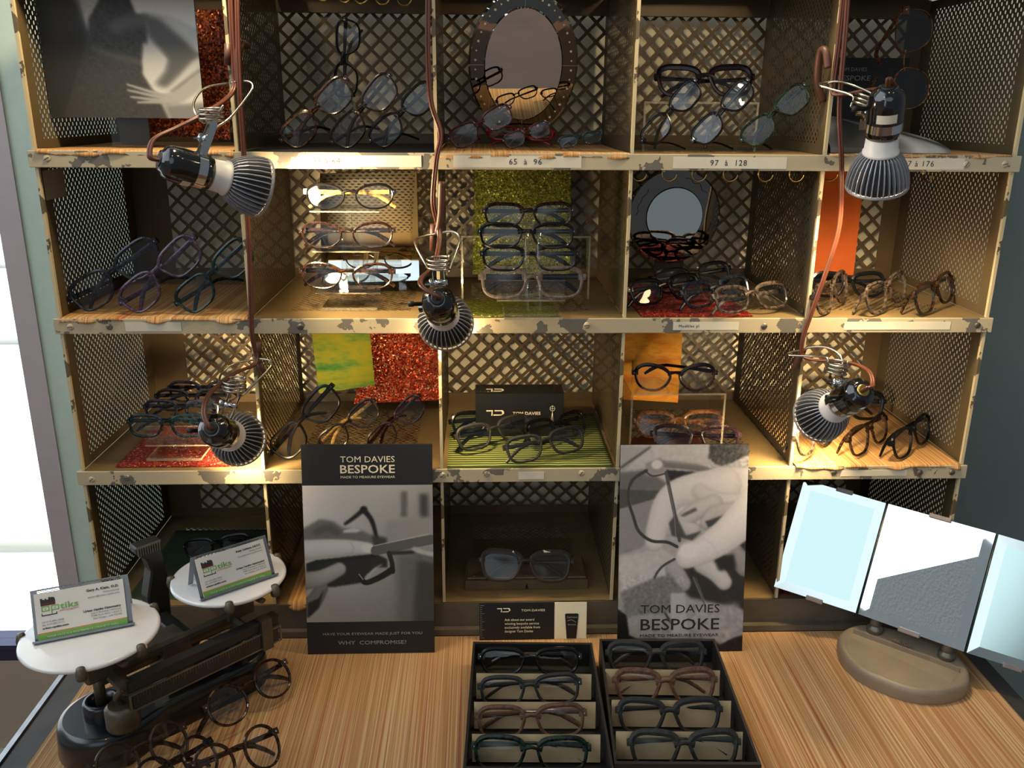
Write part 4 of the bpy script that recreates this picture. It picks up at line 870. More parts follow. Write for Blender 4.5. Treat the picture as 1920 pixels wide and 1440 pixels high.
t_ = fit(o, 'TOM DAVIES', w*.42, w*.74, 0, .0075, pc); t_.matrix_local = T(0, .012, h+.0009) @ R(-90, 'X') @ Matrix.Diagonal((1, 1, 1.5, 1)) @ t_.matrix_local
mb = MB(); cx = w*.875
mb.tube([(cx+.0042*math.cos(a), -.0010, h*.66+.0042*math.sin(a)) for a in np.linspace(0, 2*PI, 20)[:-1]], .0003, 4, closed=True, smooth_path=False)
mb.tube([(cx-.0042, -.001, h*.66), (cx+.0042, -.001, h*.66)], .0003, 4); mb.tube([(cx, -.001, h*.66+.0055), (cx, -.001, h*.66-.0055)], .0003, 4)
for dx in (-.003, 0, .003): mb.tube([(cx, -.001, h*.58), (cx+dx, -.001, h*.26)], .0003, 4); mb.tube([(cx+dx*1.1-.0007, -.001, h*.255), (cx+dx*1.1+.0007, -.001, h*.255)], .0006, 4)
mb.build('crosshair_emblem', pc, o)
# box with grey print, top right
bl = aty(1560, 160, .20); br = aty(1700, 160, .20); w = float(br[0]-bl[0])
o = thing('presentation_box', 'black box with silver lettering behind a curved grey photograph in the top right pigeonhole', 'box', (bl[0], .20, F1+.0022)); h = float(aty(1600, 108, .20)[2])-F1-.0022
mb = MB(); mb.box(0, w, 0, .04, 0, h); bx = mb.build('box_body', M['black_card'], o); fit(o, 'TOM DAVIES', w*.06, w*.44, h-.020, .008, M['print_grey'], -.0008); fit(o, 'BESPOKE', w*.06, w*.50, h-.034, .011, M['print_grey'], -.0008)
c = Cv(120, 80, 0, 0, 120, 80); c.a = 120+40*np.sin(c.X/22+c.Y/30); c.stroke([(20, 80), (50, 30), (90, 0)], 12, 60, 5); c.stroke([(90, 80), (80, 40), (60, 0)], 8, 190, 6); c.stroke([(0, 60), (40, 20), (50, 0)], 6, 190, 4); c.ell(85, 30, 16, 20, 170, 6); c.stroke([(70, 5), (90, 40), (118, 75)], 5, 54, 2); c.noise(3)
L = aty(1560, 280, .03); Rr = aty(1800, 280, .03); w2 = float(Rr[0]-L[0])
def bend(gx, gz):
    t = 1-gz/.12; # 0 top .. 1 bottom
    y = .165*(1-t)+.012; z = .052*np.sqrt(np.clip(1-t, 0, 1))*(1-.35*(gx/w2)**2); return np.stack([gx*(1-.30*(1-t)), y, z+.0006], -1)
o = thing('photo_booklet', 'curved grey photograph print lying below the smoky sunglasses', 'print', (XL+4*W+.012, .0, F1+.0022)); link('printed_photo', print_mesh(c, w2*.93, .12, (1, .96, .88), bend), o)
# small table card
o = thing('table_card', 'small black and cream advertising card standing behind the left tray', 'card', mw=None, loc=tuple(atz(899, 1203, .0456)+np.array([0, .004, 0])))
w = float(aty(1101, 1170, -.03)[0]-aty(899, 1170, -.03)[0]); h = .062; o.rotation_euler = (math.radians(-8), 0, 0)
mb = MB(); mb.box(0, w*.70, 0, .0012, 0, h); mb.build('black_panel', M['black_card'], o); mb = MB(); mb.box(w*.70, w, 0, .0012, 0, h); mb.build('cream_panel', M['print_cream'], o)
mb = MB(); mb.prism([(w*.815, .001), (w*.905, .001), (w*.925, h*.68), (w*.91, h*.70), (w*.81, h*.70), (w*.797, h*.68)], -.0006, -.0001); mb.build('printed_tube', M['black_card'], o)
mb = MB(); mb.tube([(w*.82, -.001, h*.5), (w*.86, -.001, h*.53), (w*.90, -.001, h*.46)], .0004, 4); mb.build('printed_emblem', M['print_grey'], o)
fit(o, 'Opticians', w*.815, w*.912, h*.58, .0045, M['print_grey'], -.001); fit(o, 'formula', w*.825, w*.90, h*.38, .004, M['print_grey'], -.001)
logo(o, w*.165, h*.76, .0068, pc); fit(o, 'TOM DAVIES', w*.39, w*.61, h*.775, .0052, pc)
for i, (s, e) in enumerate((('Ask about our award', .51), ('winning bespoke service', .555), ('exclusively available from', .565), ('designer Tom Davies', .50))): fit(o, s, w*.235, w*e, h*(.52-.105*i), .0058, pc)
mb = MB(); [mb.box(.001, .001+(.0035 if i % 4 else .007), -.0004, -.0001, h*(.06+.055*i), h*(.06+.055*i)+.0003) for i in range(17)]; mb.build('ruler_marks', M['print_grey'], o)
# wooden jig with a heavy frame in the bottom middle pigeonhole
L = aty(873, 1118, .035); Rr = aty(1101, 1120, .035); w = float(Rr[0]-L[0])
o = thing('wooden_jig', 'dark wooden block with bolts in the bottom middle pigeonhole', 'block', (L[0], .035, F4+.0006))
mb = MB(); mb.prism([(0, 0), (w*.485, 0), (w*.5, .012), (w*.515, 0), (w, 0), (w, .017), (0, .017)], 0, .075); mb.build('lower_board', M['wood_block'], o)
mb = MB(); mb.box(.002, w-.002, .002, .073, .0172, .0210); ub = mb.build('upper_board', M['wood_block'], o); bv = ub.modifiers.new('b', 'BEVEL'); bv.width = .002
mb = MB(); [mb.lathe([(.0035, 0), (.0032, .0012)], T(x, .010, .0210), 14) for x in (w*.07, w*.5, w*.93)]; mb.build('bolt', M['aged_steel'], o)
glasses('heavy dark wooden spectacle frame lying on the wooden block', 'wide', (941, 1066), (1032, 1068), FM['wood'], F4+.0220, flat=True, ymin=.02, ymax=.085, fold=(84, 84), tilt=35, name='eyeglasses')
# ---------------------------------------------------------------- clamp lamps
LS = 1.1
def lamp(label, p0, y0, p1, y1, coil, loop, jaw, cord, power=10.5, knob=1, hang=None):
    A = Vector(aty(*p0, y0)); B = Vector(aty(*p1, y1)); d = (B-A).normalized(); mw = axis_mat(A, B) @ Matrix.Scale(LS, 4)
    o = thing('clamp_lamp', label, 'lamp', mw=mw, group='clamp lamps on the cabinet front'); inv = mw.inverted()
    mb = MB(); mb.lathe([(.0075, .0), (.011, -.001), (.0125, .002), (.0165, .004), (.0195, .010), (.0205, .020), (.0200, .034), (.0205, .036), (.0200, .050), (.0185, .056)], None, 36); mb.build('socket', M['black_gloss'], o)
    mb = MB(); mb.lathe([(.0055, -.0016), (.0078, -.0014), (.0078, .0006)], None, 20); mb.build('socket_ring', M['brass'] if knob == 2 else M['black_matte'], o)
    mb = MB(); mb.lathe([(.0208, .0375), (.0208, .0475)], None, 36, cap=False); mb.box(.019, .026, -.004, .004, .0375, .0475); mb.build('clamp_band', M['chrome'], o)
    mb = MB(); mb.lathe([(.0025, 0), (.0025, .012), (.0034, .012), (.0034, .018)], T(.018, 0, .024) @ R(90, 'Y'), 12); mb.build('switch_knob', M['black_matte'], o)
    mb = MB(); vs = [(.0208*math.cos(a), .0208*math.sin(a), z) for z in (.024, .034) for a in np.linspace(-2.3, -1.2, 8)]; mb.add(vs, [(i, i+1, i+9, i+8) for i in range(7)], 0, True); mb.build('socket_label', M['paper_label'], o)
    mb = MB(); mb.lathe([(.0165, .054), (.0178, .058), (.0190, .072), (.0205, .0735), (.0205, .0765), (.018, .078)], None, 36); mb.build('bulb_collar', M['white_plastic'], o)
    mb = MB(); mb.lathe([(.0175, .074), (.0215, .084), (.0275, .098), (.0320, .110), (.0325, .1175)], None, 36, 0); mb.build('bulb_core', M['fin_dark'], o)
    mb = MB(); n = 34
    for i in range(n):
        rm = R(360*i/n, 'Z'); prof = [(.0185, .076), (.0245, .080), (.0305, .090), (.0345, .102), (.0362, .114), (.0345, .119), (.030, .118), (.0205, .084)]
        vs = [rm @ Vector((r, y, z)) for y in (-.0006, .0006) for r, z in prof]; k = len(prof)
        mb.add(vs, [tuple(range(k)), tuple(reversed(range(k, 2*k)))]+[(j, j+k, (j+1) % k+k, (j+1) % k) for j in range(k)])
    mb.lathe([(.0345, .1165), (.0362, .1185), (.0350, .1205), (.0305, .1205)], None, 48, cap=False); mb.build('heat_sink', M['fin_grey'], o)
    mb = MB(); mb.lathe([(.0305, .1200), (.022, .1222), (.0001, .1230)], None, 36, cap=False); mb.build('bulb_face', M['bulb_glow'], o)
    # spring coil, wire loop, bracket, jaws and cord (given in world space)
    def W_(mb, name, mat): mb.v = [tuple(inv @ Vector(v)) for v in mb.v]; return mb.build(name, mat, o)
    cc = Vector(aty(coil[0], coil[1], coil[2])); yl = coil[2]; ax = Vector((coil[3], 0, 1)).normalized() if len(coil) > 3 else Vector((0, 0, 1))
    side = ax.cross(Vector((0, 1, 0))).normalized(); fw_ = side.cross(ax)
    r = .0145; P = []
    for i in range(49):
        a = 2*PI*i/14; P.append(cc+ax*(.009-.018*i/48)+(side*math.cos(a)*r*-1+fw_*math.sin(a)*r))
    lp = [Vector(aty(x, y, yy)) for x, y, yy in loop]; lp2 = [Vector(aty(x, y, yy)) for x, y, yy in hang]
    mb = MB(); mb.tube(list(reversed(lp))+P+lp2, .0016, 8); W_(mb, 'spring_clamp', M['wire_steel'])
    sock = A+d*.042*LS; mb = MB(); s2 = (cc-sock); 
    q = s2.cross(d).normalized()
    for s in (-1, 1): mb.bar([cc-ax*.004+q*.007*s, cc-ax*.012+q*.0075*s, sock+s2.normalized()*.019*LS+q*.0075*s], .0012, .009, d)
    mb.lathe([(.0042, -.011), (.0042, .011)], axis_mat(cc.lerp(sock, .42), cc.lerp(sock, .42)+q), 12)
    W_(mb, 'bracket', M['chrome']); mb = MB(); mb.lathe([(.0052, .0), (.0070, .001), (.0070, .004), (.002, .0045)], axis_mat(cc.lerp(sock, .42)+q*.0085, cc.lerp(sock, .42)+q*2), 6); mb.box(-.009, .009, -.0012, .0012, .004, .010, 0, axis_mat(cc.lerp(sock, .42)+q*.0085, cc.lerp(sock, .42)+q*2)); W_(mb, 'wing_nut', M['chrome'])
    for j in jaw:
        mb = MB(); mb.tube([aty(x, y, yy) for x, y, yy in j], .0052, 10); W_(mb, 'clamp_jaw', M['rubber_brown'])
    mb = MB(); pts = [A+d*.001, A-d*.012]+[Vector(aty(x, y, yy)) for x, y, yy in cord]
    for s in (-1, 1): mb.tube([p+Vector((s*.0015, 0, 0)) for p in pts], .0021, 7)
    W_(mb, 'cord', M['cord_brown'])
    l = bpy.data.lights.new('lamp_beam', 'SPOT'); l.energy = power; l.color = (1, .74, .40); l.spot_size = math.radians(128); l.spot_blend = .6; l.shadow_soft_size = .024
    lo = bpy.data.objects.new('lamp_beam', l); COL.objects.link(lo); lo.parent = o; lo.matrix_local = T(0, 0, .126) @ R(180, 'X')
    return o
lamp('upper left clamp lamp pointing sideways, below the black and white portrait', (300, 300), -.125, (462, 345), -.065, (396, 215, -.085),
     [(400, 238, -.07), (430, 222, -.05), (466, 178, -.03), (474, 160, -.022), (462, 152, -.016), (432, 155, -.010)], [[(447, 158, -.001-.008), (446, 110, -.010), (452, 84, -.008), (462, 86, .02)], [(428, 122, -.008), (428, 82, -.008)]],
     [(288, 262, -.12), (330, 240, -.10), (385, 212, -.075), (436, 172, -.018), (438, 120, -.010), (434, 40, -.008), (430, -60, -.006)], hang=[(366, 212, -.078), (364, 190, -.06), (385, 165, -.035), (428, 156, -.012)], power=17)
lamp('central clamp lamp pointing into the cabinet, hanging from the second divider', (820, 560), -.15, (836, 606), -.036, (822, 495, -.09),
     [(838, 515, -.075), (852, 480, -.05), (862, 445, -.025), (845, 434, -.014), (812, 440, -.010)], [[(820, 438, -.010), (826, 400, -.010), (828, 340, -.010)], [(812, 470, -.006), (813, 420, -.008)]],
     [(792, 538, -.15), (790, 522, -.12), (815, 495, -.06), (824, 440, -.016), (812, 380, -.012), (818, 300, -.0125), (826, 250, -.012), (808, 190, -.010), (802, 90, -.009), (803, -60, -.007)], hang=[(795, 490, -.08), (778, 455, -.05), (790, 444, -.03), (822, 438, -.011)])
lamp('upper right clamp lamp pointing down at the top rail, before the curved grey photograph', (1665, 165), -.125, (1645, 340), -.085, (1622, 192, -.075, .35),
     [(1640, 178, -.06), (1600, 160, -.04), (1570, 153, -.018), (1552, 156, -.010)], [[(1543, 190, .02), (1533, 150, .015), (1538, 100, .006), (1548, 96, -.004), (1552, 128, -.008)]],
     [(1683, 172, -.115), (1672, 166, -.09), (1630, 168, -.05), (1570, 178, -.018), (1562, 160, -.010), (1572, 80, -.009), (1586, -60, -.007)], hang=[(1598, 180, -.06), (1560, 168, -.04), (1536, 160, -.025), (1540, 156, -.012), (1564, 152, -.010)], knob=1)
lamp('lower left clamp lamp over the fanned eyeglasses', (396, 803), -.15, (444, 822), -.045, (440, 722, -.085),
     [(452, 742, -.07), (480, 716, -.05), (505, 690, -.03), (506, 676, -.018), (476, 672, -.010)], [[(484, 668, -.008), (484, 640, -.010)], [(494, 700, -.004), (486, 680, -.006)]],
     [(382, 770, -.145), (396, 735, -.11), (440, 700, -.06), (480, 678, -.016), (472, 620, -.0145), (468, 480, -.014), (458, 300, -.0165), (450, 180, -.0175), (446, 60, -.016), (444, -60, -.014)], hang=[(412, 718, -.078), (416, 700, -.05), (440, 682, -.03), (482, 674, -.012)])
lamp('lower right clamp lamp turned left over the striped cloth', (1618, 732), -.145, (1550, 772), -.06, (1568, 690, -.08, .1),
     [(1582, 700, -.07), (1576, 668, -.05), (1550, 652, -.03), (1515, 652, -.016), (1500, 662, -.010)], [[(1490, 690, -.002), (1498, 672, -.006), (1506, 655, -.008)]],
     [(1636, 722, -.14), (1628, 696, -.11), (1590, 680, -.06), (1512, 672, -.019), (1504, 640, -.0145), (1522, 585, -.0145), (1552, 500, -.014), (1574, 420, -.014), (1578, 310, -.0185), (1574, 200, -.0185), (1585, 60, -.016), (1593, -60, -.014)], knob=2, hang=[(1552, 672, -.075), (1520, 668, -.05), (1480, 666, -.03), (1484, 660, -.02), (1510, 656, -.011)])
# ---------------------------------------------------------------- balance scale
PLZ = .218; c1 = Vector((-.575, -.252, 0)); c2 = Vector((-.437, -.113, 0)); ux = (c2-c1).normalized(); uy = Vector((-ux.y, ux.x, 0))
sc = thing('balance_scale', 'antique balance scale with black iron base and two white plates at the table left', 'scale', mw=basis((c1+c2)/2+Vector((0, 0, .0456)), ux, uy, Vector((0, 0, 1))))
hl = (c2-c1).length/2
mb = MB(); n = 40; ol = []
def stad(r1, r2, half, wst):
    P = []
    for i in range(n+1): a = PI/2+PI*i/n; P.append((-half+r1*math.cos(a), r1*math.sin(a)))
    P += [(-half*.3, -wst), (half*.3, -wst)]
    for i in range(n+1): a = -PI/2+PI*i/n; P.append((half+r2*math.cos(a), r2*math.sin(a)))
    P += [(half*.3, wst), (-half*.3, wst)]; return P
lv = [(.0, 1.0), (.004, 1.03), (.030, 1.0), (.040, .985), (.046, .94), (.048, .86)]
rings = [[(x, y, z) for x, y in stad(.062*k, .046*k, hl-.005, .044*k)] for z, k in lv]; m = len(rings[0]); vs = [v for r in rings for v in r]
mb.add(vs, [(j*m+i, j*m+(i+1) % m, (j+1)*m+(i+1) % m, (j+1)*m+i) for j in range(len(lv)-1) for i in range(m)], 0, True); mb.add(rings[-1], [tuple(range(m))]); mb.add(rings[0], [tuple(reversed(range(m)))]); mb.build('iron_base', M['cast_iron'], sc)
for s, r in ((-1, .024), (1, .022)):
    mb = MB(); mb.lathe([(r, .047), (r*.98, .066), (r*.9, .070), (r*.7, .070), (r*.62, .052)], T(s*hl, 0, 0), 28, cap=False); mb.build('socket_collar', M['cast_iron'], sc)
    mb = MB(); mb.lathe([(.007, .050), (.007, .120)], T(s*hl, 0, 0), 16); mb.build('plate_rod', M['worn_brass'], sc)
    mb = MB(); mb.box(s*hl-.022, s*hl+.022, -.026, .026, .112, .142); mb.box(s*hl-.030, s*hl+.030, -.012, .012, .138, .160); bk = mb.build('plate_carrier', M['worn_brass'], sc); bv = bk.modifiers.new('b', 'BEVEL'); bv.width = .003
    R0 = .084 if s < 0 else .080
    mb = MB(); z = PLZ-.0456-.010; mb.lathe([(.001, z), (R0*.8, z), (R0*.95, z+.002), (R0, z+.006), (R0*.985, z+.009), (R0*.95, z+.010), (.001, z+.010)], T(s*hl, 0, 0), 64, cap=False); mb.build('plate', M['marble'], sc)
    for a in (200, 250, 320, 20, 100):
        mb = MB(); x = s*hl+R0*math.cos(math.radians(a+40)); y = R0*math.sin(math.radians(a+40)); mb.lathe([(.006, z-.004), (.007, z+.002), (.005, z+.0115), (.001, z+.013)], T(x, y, 0), 10); mb.build('plate_clip', M['worn_brass'], sc)
    mb = MB()
    for a in range(3): mb.bar([(s*hl, 0, z-.004), (s*hl+R0*.98*math.cos(a*2.09+.6), R0*.98*math.sin(a*2.09+.6), z-.003)], .010, .006)
    mb.build('plate_arm', M['worn_brass'], sc)
mb = MB(); mb.bar([(-hl, .0, .100), (hl, .0, .100)], .020, .022); mb.bar([(-hl*1.0, -.02, .118), (hl*1.0, -.02, .118)], .006, .018); mb.box(-.020, .020, -.024, .024, .048, .118); mb.build('beam', M['worn_brass'], sc)
mb = MB(); yb = -.062; mb.box(-hl+.012, hl+.034, yb-.003, yb+.003, .104, .118); mb.box(-hl+.012, hl+.034, yb-.006, yb+.010, .118, .1205)
mb.box(-hl+.015, hl+.031, yb-.006, yb-.003, .080, .102); bm = mb.build('graduated_bar', M['dark_steel'], sc)
mb = MB(); mb.box(-hl+.012, hl+.034, yb-.0068, yb-.005, .1015, .1035); mb.box(-hl+.012, hl+.034, yb-.0068, yb-.005, .0785, .0805); mb.box(-hl+.010, -hl+.0125, yb-.0068, yb-.005, .0785, .1035); mb.box(hl+.0335, hl+.036, yb-.0068, yb-.005, .0785, .1035)
for i in range(50): x = -hl+.02+i*.0040; mb.box(x, x+.0005, yb-.0066, yb-.0058, .096 if i % 4 else .090, .1015)
mb.build('bar_trim', M['aged_steel'], bm)
mb = MB(); mb.box(hl+.004, hl+.020, yb-.010, yb+.006, .076, .124); mb.build('slider', M['worn_brass'], sc)
mb = MB(); mb.bar([(-hl+.012, -.02, .112), (-hl+.012, yb, .112)], .018, .020); mb.build('bar_arm', M['worn_brass'], sc); mb = MB(); mb.bar([(hl-.01, -.02, .112), (hl-.01, yb, .112)], .012, .014); mb.build('bar_arm', M['worn_brass'], sc)
mb = MB(); mb.lathe([(.019, .052), (.021, .056), (.021, .080), (.016, .086)], T(-hl+.006, yb+.012, 0), 24); mb.tube([(-hl+.006, yb+.012, .086), (-hl+.0, yb+.008, .100), (-hl+.008, yb+.002, .112)], .004, 8); mb.build('counterweight', M['worn_brass'], sc)
# pointer housing
ph = Vector(atz(290, 1128, .16)); lp = sc.matrix_world.inverted() @ ph if False else basis((c1+c2)/2+Vector((0, 0, .0456)), ux, uy, Vector((0, 0, 1))).inverted() @ ph
mb = MB(); x0 = lp.x; y0 = lp.y
prof = [(-.012, .085), (.018, .085), (.020, .150), (.016, .200), (.018, .214), (-.022, .214), (-.021, .202), (-.008, .190), (-.004, .170), (-.014, .130)]
mb.prism([(x0+a, b) for a, b in prof], y0-.012, y0+.012); mb.box(x0-.012, x0+.012, min(y0, 0)-.005, max(y0, 0)+.012, .086, .100); hs = mb.build('pointer_housing', M['dark_steel'], sc); bv = hs.modifiers.new('b', 'BEVEL'); bv.width = .0025
mb = MB(); [mb.box(x0-.020+i*.0035, x0-.0190+i*.0035, y0-.0132, y0-.0122, .200, .213) for i in range(10)]; mb.build('scale_marks', M['aged_steel'], hs)
# ---------------------------------------------------------------- business cards
def bcard(label_h, label_c, bl, br, top, who, role, mail):
    z = PLZ+.0030; L = Vector(atz(*bl, z)); Rr = Vector(atz(*br, z)); x = Rr-L; x.z = 0; w = x.length; x.normalize(); h = w*.56
    yb_ = Vector((0, 0, 1)).cross(x); lean = math.radians(24); u = Vector((0, 0, 1))*math.cos(lean)+yb_*math.sin(lean); y = u.cross(x)
    best = max(.5, min(.70, min(np.arange(.45, .75, .01), key=lambda k: abs(pjy(L+u*(w*k))-top)))); h = w*best
    o = thing('card_holder', label_h, 'card holder', mw=basis(L-Vector((0, 0, .0022)), x, y, u)); mb = MB()
    H2 = h*1.10; bl2 = 2*H2*math.sin(lean)
    mb.box(-.004, .003, .0012, .0018, 0, H2); mb.box(w-.003, w+.006, .0012, .0018, 0, H2); mb.box(-.004, w+.006, .0012, .0018, 0, .004)
    mb.box(-.006, w+.008, -.0062, .0018, -.0008, .0); mb.box(-.006, w+.008, -.0068, -.0060, -.0008, .002); mb.build('front_frame', M['silver_mesh'], o)
    V, Fc = tile_sheet(.003, w-.003, .004, H2, .0052, .0034, .0021, .0013, .3); mb = MB(); mb.add([(a, .0015, b) for a, b in V], Fc); mb.build('front_mesh', M['silver_mesh'], o)
    ml = T(0, .0015, H2) @ R(2*24, 'X')
    mb = MB(); mb.add([tuple(ml @ Vector((a, 0, b-H2*.985))) for a, b in V], Fc); mb.box(-.004, .003, -.0003, .0003, -H2*.985, 0, 0, ml); mb.box(w-.003, w+.006, -.0003, .0003, -H2*.985, 0, 0, ml); mb.box(-.004, w+.006, -.0003, .0003, -.002, .0, 0, ml); mb.build('back_leg', M['silver_mesh'], o)
    c = thing('business_card', label_c, 'business card', mw=basis(L-Vector((0, 0, .0008))+y*-.0006, x, y, u))
    mb = MB(); mb.box(0, w, -.0012, .0006, 0, h); mb.build('card_stock', M['paper_white'], c)
    yy = -.0016; mb = MB(); mb.box(0, w, yy, -.0012, 0, h*.13); mb.build('green_band', M['print_green'], c); mb = MB(); mb.box(0, w, yy, -.0012, h*.13, h*.15); mb.build('orange_line', M['print_orange'], c)
    mb = MB(); sk = [(0, 0), (0, .9), (.12, .95), (.14, .7), (.3, .62), (.34, .85), (.4, .85), (.42, .6), (.55, .6), (.57, 1), (.66, 1.05), (.68, .9), (.8, .95), (.95, .85), (1, .5), (1, 0)]
    mb.prism([(w*(.065+.16*a), h*(.775+.115*b)) for a, b in sk], yy, -.0012); mb.build('skyline_emblem', M['print_dark'], c)
    mb = MB(); mb.box(w*.065, w*.225, yy, -.0012, h*.72, h*.774); mb.build('emblem_band', M['maroon_card'], c)
    mb = MB(); t = w*.010
    for a in (.070, .175):
        mb.box(w*a, w*(a+.085), yy, -.0012, h*.69, h*.69+t); mb.box(w*a, w*(a+.085), yy, -.0012, h*.60, h*.60+t); mb.box(w*a, w*a+t, yy, -.0012, h*(.60 if a < .1 else .53), h*.69); mb.box(w*(a+.085)-t, w*(a+.085), yy, -.0012, h*.60, h*.69); mb.box(w*(a+.035), w*(a+.05), yy, -.0012, h*.64, h*.66)
    mb.build('logo', M['print_green'], c)
    fit(c, 'tiks', w*.272, w*.475, h*.60, h*.19, M['print_green'], yy-.0001, bold=.0001)
    mb = MB(); mb.box(w*.065, w*.235, yy, -.0012, h*.505, h*.525); mb.box(w*.065, w*.073, yy, -.0012, h*.505, h*.56); mb.box(w*.227, w*.235, yy, -.0012, h*.505, h*.56); mb.build('bracket_mark', M['print_dark'], c)
    fit(c, 'OPTOMETRY', w*.26, w*.475, h*.545, h*.045, M['print_orange'], yy)
    def rt(t, x0, z, s, m='print_dark', b=0): fit(c, t, w*x0, w*.945, h*z, h*s, M[m], yy, bold=b)
    rt(who, .575, .855, .075, 'print_dark', .0001); rt(role, .76, .78, .05, 'print_grey'); rt(mail, .585, .715, .045, 'print_grey')
    rt('Urban Optiks Optometry', .52, .42, .06, 'print_dark', .0001); rt('Cairo Building | Hillcrest', .60, .36, .045, 'print_grey'); rt('3788 Park Blvd. | Suite 5', .60, .30, .045, 'print_grey'); rt('San Diego, CA 92103', .62, .24, .045, 'print_grey')
    def lt(t, x1, z, s, m='print_grey', b=0): fit(c, t, w*.06, w*x1, h*z, h*s, M[m], yy, bold=b)
    lt('tel 619.683.2020', .30, .36, .045); lt('fax 619.683.2111', .30, .30, .045); lt('urban-optiks.com', .345, .225, .05, 'print_dark', .0001)
    fit(c, 'YOUR FACE IS A MASTERPIECE | FRAME IT WELL', w*.10, w*.90, h*.035, h*.06, M['paper_white'], yy-.0003)
bcard('silver mesh card holder on the left white plate of the scale', 'white business card with green band in the left holder', (72, 1201), (240, 1168), 1114, 'Gary A. Klein, O.D.', 'Optometrist', 'eyedoc@urban-optiks.com')
bcard('silver mesh card holder on the right white plate of the scale', 'white business card with green band in the right holder', (382, 1120), (509, 1077), 1049, 'Kristy Cambone, A.B.O.C.', 'Managing Optician', 'kristy@urban-optiks.com')
# ---------------------------------------------------------------- folding mirror
BL = Vector(atz(1609, 1151, .102)); BR = Vector(atz(1807, 1222, .102)); e = (BR-BL); wm = e.length; e.normalize(); bk_ = Vector((0, 0, 1)).cross(e); phv = math.radians(25.5)
u = Vector((0, 0, 1))*math.cos(phv)+bk_*math.sin(phv); yv = u.cross(e)    # yv points away from the viewer
cen = (BL+BR)/2
fmw = basis(Vector((cen.x, cen.y, .0455))+bk_*(.004), e, bk_, Vector((0, 0, 1)))
fm_ = thing('folding_mirror', 'three-part folding mirror on a grey metal foot at the table right', 'mirror', mw=fmw); inv = fmw.inverted()
def foot(k, z):
    P = []
    for i in range(64):
        a = 2*PI*i/64; x = .096*k*math.copysign(abs(math.cos(a))**.75, math.cos(a)); y = .066*k*math.copysign(abs(math.sin(a))**.8, math.sin(a))-.034
        if y < -.03: x *= 1-.28*min(1, (-.03-y)/.07)
        P.append((x, y, z+.010*max(0, (y+.03)/.06)*(z > .01)))
    return P
mb = MB(); rg = [foot(.98, 0), foot(1.0, .014), foot(.975, .022), foot(.93, .0245), foot(.86, .0228), foot(.82, .0232)]; vs = [v for r in rg for v in r]
mb.add(vs, [(j*64+i, j*64+(i+1) % 64, (j+1)*64+(i+1) % 64, (j+1)*64+i) for j in range(5) for i in range(64)], 0, True); mb.add(rg[-1], [tuple(range(64))]); mb.add(rg[0], [tuple(reversed(range(64)))])
ft = mb.build('foot', M['sand_metal'], fm_)
mb = MB(); mb.box(-.078, .078, -.014, -.011, .022, .0335); mb.build('foot_ridge', M['sand_metal'], ft)
fit(ft, 'ARRA', -.026, .020, 0, .012, M['sand_metal'], depth=.002).matrix_local = T(-.022, -.006, .0335) @ R(4, 'X') @ Matrix.Diagonal((.9, .9, 1, 1))
for s in (-1, 1):
    mb = MB(); mb.lathe([(.0125, .024), (.0125, .037), (.0085, .040)]+[(.0085+.0012*(i % 2), .041+.0022*i) for i in range(10)], T(s*.053, .010, 0), 18); mb.build('post', M['aged_steel'], fm_)
HM = .180
def mpanel(org, x, y, w, nm, mat, wclip):
    p = thing_part(nm, inv @ basis(org, x, y, u))
    bevel_panel(p, w, HM, .014, .005, mat, M['mirror_bevel'])
    for z0, z1 in ((HM-.003, HM+.004), (-.004, .003)):
        mb = MB(); mb.box(w*.5-wclip, w*.5+wclip, -.0035, .008, z0, z1); cl = mb.build('clip', M['clip_taupe'], p); bv = cl.modifiers.new('b', 'BEVEL'); bv.width = .001
    return p
def thing_part(nm, mw):
    o = bpy.data.objects.new(nm, None); COL.objects.link(o); o.parent = fm_; o.matrix_local = mw; o.empty_display_size = .01; return o
mpanel(BL, e, yv, wm, 'centre_panel', M['mirror'], .016)
al = math.radians(22); xo = e*math.cos(al)+yv*math.sin(al)   # left wing swings towards the viewer at its outer edge
wl = .128; orgL = BL-e*.004-xo*wl; mpanel(orgL, xo, (u.cross(xo)), wl, 'left_panel', M['mirror_teal'], .013)
ar = math.radians(-28); xr = e*math.cos(ar)-yv*math.sin(ar); mpanel(BR+e*.004, xr, u.cross(xr), .128, 'right_panel', M['mirror_teal'], .013)
mb = MB()
for P0 in (BL-e*.002, BR+e*.002): mb.tube([P0+yv*.004+u*.002, P0+yv*.004+u*(HM-.002)], .0028, 8)
mb.v = [tuple(inv @ Vector(v)) for v in mb.v]; mb.build('hinge', M['dark_steel'], fm_)
# small price sticker on the left panel
mb = MB(); P = [(-.6735, aty(84, 330, 0)[1]), ]; mb.box(-.6748, -.6742, .012, .075, F2+.165, F2+.205); mb.build('sticker', M['tape_tan'], None, label='tan paper sticker on the perforated left side panel', category='sticker')
